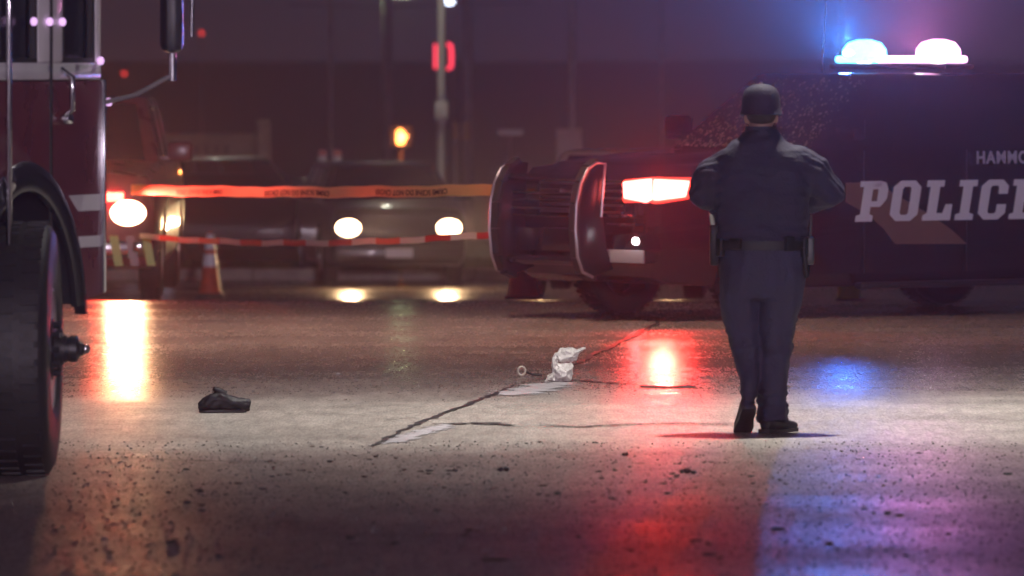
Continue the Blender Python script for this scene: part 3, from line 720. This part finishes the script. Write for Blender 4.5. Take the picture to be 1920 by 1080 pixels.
# unseen luminaire added high on the pale pole to light it and the cars
MB().tube([(0, 0, 7.0), (-.5, -1.2, 7.25), (-.8, -2.2, 7.2)], .035, 8).build('arm', POLE, up_, smooth=50)
MB().box((-.8, -2.2, 7.14), (.6, .3, .1)).build('lamp_head', POLE, up_, bevel=.02)
lamp('lamp_light', 'SPOT', (-.8, -2.2, 7.06), (.95, .95, .75), 600, .1, up_, aim=(.1, .0, -1), cone=150, blend=.6)
# street lamp
sl = pole(718, 240, 6, 'tall street lamp glowing pale green at the top of the picture', name='street_lamp', cat='street lamp', grp='street lamps')
c = P(752, -6, 240) - sl.location
MB().tube([(0, 0, c.z + .3), (c.x * .5, 0, c.z + .35), (c.x, 0, c.z + .12)], .05, 8).build('arm', GPOLE, sl, smooth=50)
MB().box((c.x, 0, c.z + .10), (.75, .3, .12)).build('lamp_head', GPOLE, sl, bevel=.03)
MB().box((c.x, 0, c.z + .02), (.6, .22, .05)).build('lamp_lens', glow_mat('sodium_lens', (.8, 1, .6), 6), sl)
lamp('lamp_light', 'POINT', (c.x, -.1, c.z - .12), (.75, 1, .5), 90, .12, sl)
sl2 = pole(846, 300, 3, 'thin lamp post with a small bluish white light beside the pale pole', name='street_lamp', cat='street lamp', grp='street lamps')
c = P(843, 3, 300) - sl2.location
MB().ball((c.x, -.1, c.z), .16).build('lamp_globe', glow_mat('blue_white_lens', (.7, .8, 1), 8), sl2, smooth=60)
# lamps added out of view as fill for concrete, officer and vehicles
def added_streetlight(x, y, hx, h, watts, col, label, cone=80, aim=(0, 0, -1)):
    root = empty('street_lamp', (x, y, 0)); tag(root, label, 'street lamp', 'street lamps')
    MB().lathe([(.11, 0), (.07, h)], 'z', 16).build('shaft', POLE, root, smooth=60)
    MB().tube([(0, 0, h - .1), (hx * .5, 0, h + .3), (hx, 0, h + .2)], .04, 8).build('arm', POLE, root, smooth=60)
    MB().box((hx, 0, h + .16), (.6, .28, .12)).build('lamp_head', POLE, root, bevel=.03)
    MB().box((hx, 0, h + .09), (.45, .2, .03)).build('lamp_lens', glow_mat('warm_lens', (1, .9, .75), 20), root)
    lamp('lamp_light', 'SPOT', (hx, 0, h + .05), col, watts, .12, root, aim=aim, cone=cone, blend=1.0)
added_streetlight(7.5, 42.3, -5.5, 8.5, 6000, (1, .94, .88), 'added lamp out of view that brightens the pale concrete', 105)
added_streetlight(-8.5, 55, 6.5, 9, 5200, (1, .66, .50), 'added warm fill lamp out of view left of the road', 100)
added_streetlight(9, -38, -3, 9, 150000, (1, .80, .98), 'added fill lamp behind the camera position', 60, (-.06, 1, -.06))
# red neon sign behind the pole
c = P(830, 106, 175); ns = empty('neon_sign', (c.x, 175, ground_z(175))); tag(ns, 'lit red neon sign behind the pale steel pole', 'sign')
zz = c.z - ns.location.z
MB().box((0, .1, zz), (.50, .08, .70)).build('sign_box', DKPL, ns, bevel=.02)
NE = glow_mat('neon_red', (1, .05, .09), 2.2)
MB().box((-.165, 0, zz), (.07, .06, .58)).build('neon_tube', NE, ns, bevel=.02)
MB().tube([(.10, 0, zz + .29), (.19, 0, zz + .26), (.205, 0, zz + .05), (.20, 0, zz - .24), (.10, 0, zz - .29)], .045, 10).build('neon_tube', NE, ns, smooth=50)
MB().lathe([(.08, 0), (.08, zz - .35)], 'z', 12, (0, .1, 0)).build('post', GPOLE, ns, smooth=50)
# pedestrian signal with raised hand
c = P(752, 256, 140); ps = empty('pedestrian_signal', (c.x, 140, ground_z(140))); tag(ps, 'pedestrian signal showing a glowing orange raised hand', 'signal')
zz = c.z - ps.location.z
MB().box((0, .10, zz), (.42, .16, .44)).build('housing', DKPL, ps, bevel=.03)
MB().lathe([(.05, 0), (.05, zz - .22)], 'z', 14, (0, .12, 0)).build('post', GPOLE, ps, smooth=50)
hand = MB()
hand.prism([(-.075, -.15), (.055, -.15), (.085, -.05), (.07, .02), (-.085, .02), (-.095, -.06)], -.005, .015)
for k, (fx_, fh) in enumerate(((-.072, .11), (-.03, .15), (.012, .14), (.052, .10))): hand.prism([(fx_ - .017, .022), (fx_ + .017, .022), (fx_ + .015, fh), (fx_ - .015, fh)], -.005, .015)
hand.prism([(.087, -.06), (.13, .02), (.115, .045), (.073, .0)], -.005, .015)
o = hand.build('hand_symbol', glow_mat('hand_orange', (1, .30, .06), 9), ps); o.location = (0, -.01, zz)
lamp('signal_light', 'POINT', (0, -.12, zz), (1, .25, .06), 30, .05, ps)
# vehicle signal heads
for px, nm in ((853, 'dull yellow signal head seen from its side left of the thick pole'), (873, 'dull yellow signal head mounted on the thick dark pole')):
    c = P(px, 245, 150); r_ = empty('traffic_signal', (c.x, 150, ground_z(150))); tag(r_, nm, 'traffic light', 'traffic signal heads')
    zz = c.z - r_.location.z; YS = mat('signal_yellow', (.32, .19, .05), .5, var=.15)
    MB().box((0, 0, zz), (.16, .18, .36)).build('housing', YS, r_, bevel=.02); MB().lathe([(.035, 0), (.035, zz - .18)], 'z', 12).build('post', GPOLE, r_)
    for k in range(3): MB().lathe([(.05, -.10), (.055, -.19)], 'y', 12, (0, 0, zz + (k - 1) * .11), cap=False).build('visor', DKPL, r_)
# street name sign
c = P(957, 248, 135); r_ = empty('street_name_sign', (c.x, 135, ground_z(135))); tag(r_, 'pale horizontal street name blade on a thin post', 'sign')
zz = c.z - r_.location.z
MB().box((0, -.03, zz), (.46, .01, .10)).build('blade', mat('sign_pale', (.52, .48, .46), .4), r_, bevel=.002); MB().lathe([(.022, 0), (.022, zz + .05)], 'z', 10).build('post', GPOLE, r_)
# red and white posts
for px in (605, 633):
    c = P(px, 304, 120); r_ = empty('hazard_post', (c.x, 120, ground_z(120)))
    tag(r_, 'left one of two dull red and white hazard posts' if px == 605 else 'right one of two dull red and white hazard posts', 'post', 'hazard posts')
    zz = c.z - r_.location.z
    MB().box((0, .03, zz / 2 + .09), (.05, .04, zz + .18)).build('post', GPOLE, r_)
    for k in range(4): MB().box((0, 0, zz - .15 + k * .1), (.13, .02, .096)).build('stripe_panel', mat('dull_red', (.30, .05, .05), .5) if k % 2 else mat('dull_white', (.30, .25, .27), .5), r_)
# beige sign board wall
c = P(380, 290, 130); r_ = empty('billboard', (c.x, 130, ground_z(130))); tag(r_, 'faded beige sign board with an end pillar behind the headlight glare', 'sign board')
BE = mat('faded_beige', (.24, .19, .13), .7, bump=.3, bscale=20, var=.2)
zt = P(0, 250, 130).z - r_.location.z; zb = P(0, 345, 130).z - r_.location.z
MB().box((-.05, 0, (zt + zb) / 2), (1.9, .12, zt - zb)).build('board', BE, r_, bevel=.01)
MB().box((1.06, 0, (zt + .25) / 2), (.24, .3, zt + .25)).build('pillar', mat('pillar_beige', (.32, .26, .18), .7, var=.2), r_, bevel=.015)
MB().box((-1.1, 0, zb / 2 + .3), (.16, .16, zb + .6)).build('leg', GPOLE, r_)
for zrow, n_ in ((zt - .28, 4), (zt - .62, 6)):
    for k in range(n_):
        MB().box((-.1 + k * .17, -.065, zrow), (.10, .012, .15)).build('worn_lettering', mat('worn_letter', (.15, .11, .09), .7), r_)
# distant red beacons on a mast
for px, py, Y in ((378, 62, 210), (233, 138, 210)):
    c = P(px, py, Y); r_ = empty('beacon_mast', (c.x, Y, ground_z(Y))); tag(r_, 'distant mast with a tiny red light ' + ('high above the beige board' if px == 378 else 'between the fire engine mirror and cab'), 'mast', 'distant masts')
    zz = c.z - r_.location.z
    MB().lathe([(.03, 0), (.02, zz)], 'z', 8).build('shaft', GPOLE, r_); MB().ball((0, 0, zz), .07).build('beacon', glow_mat('dim_red', (1, .05, .04), 1.2), r_, smooth=60)
# overhead cable
MB().tube([P(540, 8, 200), P(700, 14, 200), P(900, 8, 200), P(1000, 4, 200)], .02, 6).build('overhead_cable', DKPL)
tag(bpy.data.objects['overhead_cable'], 'thin overhead cable crossing the lamp glow', 'cable')

# ------------------------------------------------------------------ the officer
def fuse(mb, name, m, parent, vox, sm=4, fold=None):
    o = mb.build(name, m, parent)
    bake(o, [('REMESH', dict(mode='VOXEL', voxel_size=vox, use_smooth_shade=True)), ('SMOOTH', dict(iterations=sm, factor=.5))])
    if fold:
        o.data.calc_loop_triangles() if False else None
        for v in o.data.vertices: v.co += v.normal * fold(v.co)
    for p_ in o.data.polygons: p_.use_smooth = True
    if not o.data.materials: o.data.materials.append(m)
    return o
def ell(mbx, secs, n=20):
    "secs: cx, cy, z, rx, ry"
    mbx.rings([[Vector((cx + rx * math.copysign(abs(math.cos(a)) ** .85, math.cos(a)), cy + ry * math.copysign(abs(math.sin(a)) ** .85, math.sin(a)), z)) for a in [2 * PI * k / n for k in range(n)]] for cx, cy, z, rx, ry in secs])
OX = (1430 - 960) / F * 40.4
off = Vector((OX, 40.4, 0))
# body: head, neck, trunk core, arms, hands, legs as one mesh
bd = MB()
bd.ball((-.008, .01, 1.735), (.078, .098, .115), 20, 14)
bd.ball((-.008, .055, 1.68), (.058, .06, .07), 14, 10)
bd.ball((-.008, .113, 1.715), (.014, .022, .022), 8, 6)                 # nose
for s in (-1, 1): bd.ball((-.008 + s * .082, .0, 1.692), (.012, .02, .034), 8, 6)
bd.tube([(-.01, -.012, 1.50), (-.01, -.012, 1.56), (-.008, 0, 1.66)], [.07, .062, .062], 14)
ell(bd, [(-.01, 0, 1.0, .16, .11), (-.01, 0, 1.2, .17, .12), (-.01, 0, 1.42, .19, .12), (-.01, 0, 1.52, .10, .08)])
ARM = {-1: [(-.19, 0, 1.445), (-.27, .01, 1.385), (-.325, .05, 1.29), (-.22, .20, 1.25), (-.12, .31, 1.26)],
        1: [(.18, 0, 1.45), (.28, .01, 1.395), (.365, .05, 1.30), (.27, .20, 1.24), (.12, .31, 1.25)]}
for s in (-1, 1):
    bd.tube(ARM[s], [.055, .05, .045, .036, .028], 12)
    w0 = Vector(ARM[s][-1]); d = Vector((-s * .75, .55, .1)).normalized(); upv = Vector((0, 0, 1)); sd = d.cross(upv).normalized()
    bd.tube([w0, w0 + d * .04, w0 + d * .09], [(.016, .028), (.017, .04), (.014, .04)], 12)
    for k in range(4):
        b0 = w0 + d * .085 + upv * (.030 - k * .020); ln = (.072, .082, .076, .060)[k]
        bd.tube([b0, b0 + d * ln * .45 - sd * s * .008, b0 + d * ln * .75 - sd * s * .028, b0 + d * ln * .85 - sd * s * .046], [.0095, .009, .0085, .007], 8)
    t0 = w0 + d * .03 + upv * .03
    bd.tube([t0, t0 + upv * .028 + d * .015, t0 + upv * .035 + d * .045], [.012, .011, .009], 8)
LEG = {-1: [(-.10, 0, .95), (-.115, .02, .72), (-.11, .03, .50), (-.08, -.04, .28), (-.082, -.08, .12)],
        1: [(.09, 0, .95), (.10, .01, .72), (.085, .02, .50), (.065, .03, .28), (.055, .02, .09)]}
for s in (-1, 1): bd.tube(LEG[s], [.085, .07, .05, .036, .03], 12)
off_p = fuse(bd, 'person', SKIN, None, .009, 2)
off_p.location = off
tag(off_p, 'police officer in dark navy uniform and cap walking away towards the red headlamp', 'person')
# jacket
def nz(v, s, seed=0): return noise.noise(Vector((v.x * s[0] + seed, v.y * s[1], v.z * s[2])))
jk = MB()
ell(jk, [(-.005, 0, 1.02, .245, .150), (-.005, 0, 1.05, .250, .155), (-.005, 0, 1.14, .250, .155), (-.005, 0, 1.28, .258, .160), (-.005, 0, 1.40, .272, .160), (-.008, 0, 1.47, .262, .150), (-.01, -.005, 1.525, .215, .130), (-.01, -.005, 1.565, .155, .115), (-.01, -.005, 1.60, .105, .10), (-.01, -.005, 1.64, .080, .087)], 28)
for s in (-1, 1):
    pts_ = ARM[s]
    sec = [.108, .100, .088, .072, .055]
    jk.tube([Vector(pts_[0]) + Vector((-s * .03, 0, 0)), *pts_[1:4], Vector(pts_[3]).lerp(Vector(pts_[4]), .85)], sec, 16)
def jfold(v):
    f = nz(v, (6, 6, 9), 3) * .018 + nz(v, (12, 12, 26), 9) * .009
    if v.z < 1.2: f += math.sin(v.z * 95 + nz(v, (5, 5, 2), 1) * 5) * .004 * (1.2 - v.z) / .18
    if abs(v.x) > .22: f += math.sin((v.z + v.y) * 110 + v.x * 40) * .0035
    if v.y < -.05: f += (1 - min(1, abs(v.x + .005) / .02)) * -.004 + .006 * max(0, 1 - abs(v.z - 1.47 - .1 * abs(v.x)) / .012)
    return f
fuse(jk, 'jacket', NAVY, off_p, .012, 12, jfold)
# collar, belt, gear
MB().lathe([(.084, 1.575), (.088, 1.61), (.082, 1.648)], 'z', 24, (-.01, -.005, 0), cap=False).build('collar', NAVY, off_p, smooth=60)
bl = MB(); ell(bl, [(-.005, 0, .985, .246, .166), (-.005, 0, 1.035, .248, .168)], 36); bl.build('duty_belt', LEATH, off_p, smooth=50)
MB().prism([(-.035, .90), (.035, .90), (.05, 1.02), (.04, 1.12), (-.04, 1.12), (-.05, 1.02)], -.285, -.235, 'x').build('holster', LEATH, off_p, bevel=.012)
MB().tube([(-.262, -.01, 1.10), (-.268, -.02, 1.16), (-.27, -.045, 1.19)], [.02, .018, .02], 10).build('pistol_grip', ALU, off_p, smooth=50)
for a_, z_, d_ in ((205, 1.0, (.06, .035, .10)), (235, 1.02, (.07, .035, .06)), (305, 1.02, (.06, .035, .08)), (335, 1.0, (.05, .04, .11))):
    ca, sa = math.cos(R(a_)), math.sin(R(a_))
    MB().box((-.005 + ca * .248, sa * .168, z_), d_, (0, 0, R(a_ + 90))).build('belt_pouch', LEATH, off_p, bevel=.01)
MB().box((.250, .0, .98), (.055, .06, .15)).build('radio', DKPL, off_p, bevel=.01)
MB().tube([(.255, 0, 1.05), (.262, 0, 1.17)], .006, 6).build('radio_aerial', RUB, off_p)
MB().tube([(.215, -.155, 1.0), (.23, -.15, .84)], .013, 10).build('baton', LEATH, off_p, smooth=50)
# trousers
tr = MB()
ell(tr, [(-.005, 0, 1.03, .222, .142), (-.005, 0, .95, .232, .152), (-.005, 0, .86, .238, .155), (-.005, 0, .78, .232, .150), (-.005, 0, .72, .20, .13)], 28)
def leg(secs): ell(tr, secs, 20)
leg([(-.118, 0, .86, .120, .140), (-.122, .01, .71, .104, .118), (-.108, .025, .58, .088, .100), (-.088, .02, .465, .076, .088), (-.082, -.015, .36, .060, .078), (-.080, -.05, .28, .050, .072), (-.082, -.075, .18, .043, .066), (-.083, -.088, .12, .042, .066)])
leg([(.105, 0, .86, .122, .140), (.100, .01, .71, .116, .124), (.085, .02, .58, .102, .108), (.072, .02, .465, .090, .096), (.058, .02, .32, .085, .088), (.053, .02, .20, .083, .085), (.052, .02, .09, .086, .088), (.052, .02, .06, .086, .088)])
def tfold(v):
    f = nz(v, (9, 9, 4), 5) * .022 + nz(v, (20, 20, 10), 2) * .009
    f += .020 * max(0, 1 - abs(v.z - .47) / .14) * nz(v, (12, 12, 34), 7)
    f += .024 * max(0, 1 - abs(v.z - .15) / .14) * nz(v, (8, 8, 40), 4)
    return f
fuse(tr, 'trousers', TROU, off_p, .011, 4, tfold)
for s, (hx, hy) in ((-1, (-.215, -.03)), (1, (.215, -.03))):
    pass
def shoe(cx, cy, rz, pitch, z):
    q = MB(); rr = []
    for (y, w, h, zb) in ((-.115, .018, .05, .012), (-.10, .036, .085, .008), (-.05, .040, .10, .008), (0, .038, .105, .008), (.05, .044, .075, .008), (.11, .050, .058, .008), (.16, .044, .048, .010), (.19, .022, .035, .016)):
        rr.append([Vector((w * math.cos(a), y, zb + h / 2 + h / 2 * math.sin(a))) for a in [2 * PI * k / 16 for k in range(16)]])
    q.rings(rr); o = q.build('shoe', LEATH, off_p, smooth=60)
    so = MB(); so.prism([(-.036, -.118), (.036, -.118), (.042, -.05), (.040, .0), (.053, .09), (.048, .16), (.02, .196), (-.02, .196), (-.048, .16), (-.053, .09), (-.040, 0), (-.042, -.05)], 0, .024, 'z')
    so.build('sole', RUB, o, bevel=.004)
    o.location = (cx, cy, z); o.rotation_euler = (R(pitch), 0, R(rz)); return o
shoe(-.088, -.06, 8, -32, .075); shoe(.070, .045, -34, 0, .0)
# cap
cp = MB(); rr = []
for (z, rx, ry) in ((1.708, .108, .122), (1.714, .117, .131), (1.735, .106, .120), (1.76, .103, .117), (1.80, .102, .116), (1.835, .093, .107), (1.858, .074, .088), (1.871, .045, .055), (1.877, .012, .014)):
    rr.append([Vector((-.008 + rx * math.cos(a), .005 + ry * math.sin(a), z)) for a in [2 * PI * k / 24 for k in range(24)]])
cp.rings(rr); co_ = cp.build('cap', NAVY, off_p, smooth=60)
br = MB().prism([(-.075, .095), (-.06, .15), (-.02, .185), (.02, .185), (.06, .15), (.075, .095), (0, .115)], 1.708, 1.716, 'z'); b_o = br.build('brim', NAVY, co_); b_o.location = (-.008, 0, 0)
MB().ball((-.008, .005, 1.880), .009).build('cap_button', ALU, co_, smooth=60)
MB().ball((.0, 0, 1.70), (.084, .102, .068), 16, 8).build('hair', mat('dark_hair', (.02, .015, .012), .7, bump=.6, bscale=160), off_p, smooth=60).location = (-.008, -.006, .015)

# ------------------------------------------------------------------ litter on the road
def blob(name, m, px, py, size, seed, label, cat, group=None, n=3, flat=.5):
    g = G(px, py); q = MB(); rn = random.Random(seed)
    for k in range(n):
        r = size * rn.uniform(.45, .8); c = Vector((rn.uniform(-.5, .5) * size * (n > 1), rn.uniform(-.2, .2) * size * (n > 1), r * flat * .55))
        rings = []; m_, k_ = 6, 8
        for i in range(1, m_):
            t = PI * i / m_
            rings.append([c + Vector((r * rn.uniform(.75, 1.2) * math.sin(t) * math.cos(2 * PI * j / k_), r * rn.uniform(.75, 1.2) * math.sin(t) * math.sin(2 * PI * j / k_), r * flat * math.cos(t) * rn.uniform(.8, 1.15))) for j in range(k_)])
        q.rings(rings)
    z = min(v[2] for v in q.v); q.v = [(v[0], v[1], v[2] - z) for v in q.v]
    o = q.build(name, m, loc=(g.x, g.y, 0)); tag(o, label, cat, group); return o
MUD = mat('dark_clod', (.022, .018, .018), .6, bump=.6, bscale=60, var=.4, vscale=20)
REDC = mat('reddish_clod', (.05, .022, .018), .6, bump=.6, bscale=60, var=.4, vscale=20)
blob('debris_chunk', MUD, 945, 884, .032, 1, 'largest dark chunk in the foreground below the diagonal crack', 'debris', 'dark debris on the road', 2, .8)
blob('debris_chunk', MUD, 1284, 888, .026, 2, 'left one of a pair of dark clods under the red reflection', 'debris', 'dark debris on the road', 2, .7)
blob('debris_chunk', MUD, 1299, 889, .024, 3, 'right one of a pair of dark clods under the red reflection', 'debris', 'dark debris on the road', 2, .7)
blob('debris_chunk', MUD, 1175, 855, .026, 4, 'dark clod lying alone left of the officer\'s shoes', 'debris', 'dark debris on the road', 2, .6)
blob('debris_chunk', MUD, 918, 1052, .075, 5, 'flat dark scrap lowest in the picture', 'debris', 'dark debris on the road', 4, .14)
small = [(570, 880), (505, 862), (620, 864), (663, 852), (693, 859), (704, 830 + 24), (742, 857), (762, 879), (785, 881), (803, 886), (900, 852), (928, 853), (690, 892), (772, 918), (831, 912), (870, 927), (648, 921), (476, 932), (495, 915), (352, 878), (140, 886), (1012, 827), (986, 829), (1120, 882), (1128, 895), (1062, 880), (1010, 925), (1272, 867), (1335, 864), (1410, 891), (1355, 905), (1425, 935), (1580, 844), (1720, 847), (1735, 925), (1890, 887), (1080, 958), (1330, 1020), (1200, 975), (700, 980), (540, 935), (250, 975), (105, 992), (210, 1034), (410, 1040), (577, 981), (655, 1008), (740, 1018), (895, 994), (1560, 1018), (1640, 960), (1850, 930), (1480, 870), (1230, 940), (165, 905), (585, 835), (604, 836), (1115, 828), (1180, 1030), (1780, 1000), (330, 1010), (1090, 1005), (980, 960), (1700, 1040), (1460, 990), (820, 955), (380, 955), (1540, 905), (1590, 890), (1250, 900), (950, 930)]
for k in range(22):
    cx_, cy_ = random.uniform(300, 1880), random.triangular(850, 1060, 885)
    for j in range(3): small.append((cx_ + random.gauss(0, 26), cy_ + random.gauss(0, 7)))
for i, (px, py) in enumerate(small):
    blob('debris_chip', REDC if i % 3 == 0 else MUD, px + random.uniform(-2, 2), py + 3, random.uniform(.011, .026) * (1.0 + (py > 960) * .2), 30 + i, 'small dark chip among many scattered over the wet foreground', 'debris', 'scattered dark chips', random.choice((1, 2, 3)), random.uniform(.2, .36))
# glass crumbs: uncountable glitter
rn = random.Random(11); q = MB()
for i in range(1500):
    g = G(rn.uniform(450, 1900), rn.triangular(845, 1075, 930)); s = rn.uniform(.0012, .0032); a = rn.uniform(0, 6.28)
    pts_ = [g + Vector((math.cos(a + k * 2.1) * s * rn.uniform(.7, 1.3), math.sin(a + k * 2.1) * s * rn.uniform(.7, 1.3), 0)) for k in range(3)]
    q.add([p_ + Vector((0, 0, .0005)) for p_ in pts_] + [g + Vector((rn.uniform(-s, s), rn.uniform(-s, s), s * 1.6))], [(0, 1, 3), (1, 2, 3), (2, 0, 3), (0, 2, 1)])
tag(q.build('glass_crumbs', mat('broken_glass', (.75, .78, .8), .08, .7)), 'glittering crumbs of broken glass on the foreground road', 'broken glass', kind='stuff')
# black shoe lying on the road
g = G(420, 774)
sh = empty('lost_shoe', (g.x, g.y, 0), R(180 + 12)); tag(sh, 'black shoe lying alone on the concrete at lower left', 'shoe')
q = MB(); rr = []
for (x, w, h, zb) in ((-.150, .020, .05, .012), (-.142, .034, .075, .01), (-.10, .040, .070, .01), (-.05, .041, .080, .01), (.0, .044, .105, .01), (.035, .046, .125, .01), (.07, .048, .100, .01), (.105, .048, .085, .01), (.135, .036, .060, .01), (.15, .018, .035, .015)):
    rr.append([Vector((x, w * math.cos(a), zb + h / 2 + h / 2 * math.sin(a))) for a in [2 * PI * k / 18 for k in range(18)]])
o = q.rings(rr).build('upper', LEATH, sh); bake(o, [('SUBSURF', dict(levels=2))])
for v in o.data.vertices: v.co += v.normal * (.010 * noise.noise(v.co * 28) + .004 * noise.noise(v.co * 70))
for p_ in o.data.polygons: p_.use_smooth = True
MB().prism([(-.130, -.020), (-.11, -.033), (.0, -.040), (.11, -.044), (.143, -.02), (.143, .02), (.11, .044), (0, .040), (-.11, .033), (-.13, .02)], 0, .020, 'z').build('sole', RUB, sh, bevel=.008)
MB().tube([(.0, 0, .10), (.035, .005, .125), (.062, .01, .140)], [(.03, .03), (.028, .022), (.016, .012)], 10).build('tongue', LEATH, sh, smooth=50)
q = MB()
for k in range(4): q.tube([(.045 + k * .018, -.03, .105 - k * .010), (.045 + k * .018, 0, .124 - k * .012), (.045 + k * .018, .03, .105 - k * .010)], .003, 6)
q.build('laces', DKPL, sh)
# white crumpled plastic 
WP = mat('crumpled_plastic', (.66, .64, .60), .4, bump=.6, bscale=50, var=.2, vscale=30)
g = G(1062, 716)
lt = empty('crumpled_litter', (g.x, g.y, 0)); tag(lt, 'crumpled white packaging standing up where the cracks meet', 'litter')
def crum(poly, th, seed, nm, lean=0.0):
    q = MB(); rn = random.Random(seed); n = len(poly); S_ = 1 / 302.0
    cx = sum(p[0] for p in poly) / n; cy = sum(p[1] for p in poly) / n; rings = []
    for k, sc in ((0, .35), (.3, .85), (.5, 1.0), (.75, .82), (1, .3)):
        rings.append([Vector((((p[0] - cx) * sc + cx - 1062) * S_ + rn.uniform(-.004, .004), (k - .5) * th + rn.uniform(-.008, .008) + lean * (716 - p[1]) * S_, max(.001, (716 - ((p[1] - cy) * sc + cy)) * S_ + rn.uniform(-.004, .004)))) for p in poly])
    q.rings(rings); o = q.build(nm, WP, lt); bake(o, [('SUBSURF', dict(levels=3, subdivision_type='SIMPLE'))])
    for v in o.data.vertices:
        d = noise.noise(v.co * 45 + Vector((seed * 3, 0, 0))); v.co += v.normal * (.012 * d + .004 * noise.noise(v.co * 120)); v.co.z = max(v.co.z, .001)
    for p_ in o.data.polygons: p_.use_smooth = True
    o.data.set_sharp_from_angle(angle=R(30)); return o
crum([(1040, 716), (1038, 690), (1042, 682), (1070, 680), (1075, 690), (1072, 716), (1055, 717)], .10, 1, 'lower_fold')
crum([(1044, 680), (1040, 665), (1050, 654), (1068, 652), (1083, 656), (1099, 650), (1098, 654), (1086, 664), (1080, 676), (1062, 679)], .08, 2, 'upper_fold', .2)
crum([(1022, 716), (1028, 705), (1040, 698), (1044, 716)], .10, 3, 'side_flap')
crum([(1035, 700), (1034, 672), (1042, 662), (1046, 690)], .05, 4, 'side_fold')
g = G(978, 706)
rg = empty('plastic_ring', (g.x, g.y, .0)); tag(rg, 'small pale ring on a dark strip left of the white packaging', 'litter')
rings = []
for k in range(20):
    a = 2 * PI * k / 20; c = Vector((.023 * math.cos(a), 0, .035 + .026 * math.sin(a))); t = Vector((math.cos(a), 0, math.sin(a)))
    rings.append([c + t * .008 * math.cos(b) + Vector((0, .012 * math.sin(b), 0)) for b in [2 * PI * j / 8 for j in range(8)]])
MB().rings(rings, False, True).build('ring', mat('pale_plastic', (.55, .5, .42), .4), rg, smooth=60)
MB().tube([(.025, .0, .03), (.07, .02, .012), (.13, .03, .008)], .008, 8).build('strip', DKPL, rg, smooth=60)
blob('debris_fragment', mat('grey_fragment', (.35, .33, .34), .5), 635, 703, .018, 77, 'small pale fragment alone on the concrete beyond the shoe', 'debris', None, 2, .5)
# tilted reflector plate added to make a glint of the headlamp
g = G(1252, 727)
q = MB(); q.box((0, 0, .008), (.34, .17, .010), (R(1.15), 0, 0)); o = q.build('glint_plate', mat('glint_metal', (.6, .55, .5), .22, .9, bump=.1), bevel=.003, loc=(g.x, g.y, 0)); tag(o, 'thin tilted plate added to catch a glint of the red headlamp', 'litter')

# ------------------------------------------------------------------ hazy night air
hz = MB().box((0, 250, 5.5), (240, 600, 0)); hz.v = []; hz.f = []
hz.box((0, 145, 5.0), (260, 420, 20))
hm = bpy.data.materials.new('haze'); hm.use_nodes = True; n = hm.node_tree; n.nodes.remove(n.nodes['Principled BSDF'])
pv = n.nodes.new('ShaderNodeVolumePrincipled'); pv.inputs['Density'].default_value = HAZE; pv.inputs['Color'].default_value = (.9, .9, .95, 1); pv.inputs['Anisotropy'].default_value = .72
n.links.new(pv.outputs[0], n.nodes['Material Output'].inputs['Volume'])
o = hz.build('haze', hm); tag(o, 'damp night haze glowing round the lamps', kind='stuff')
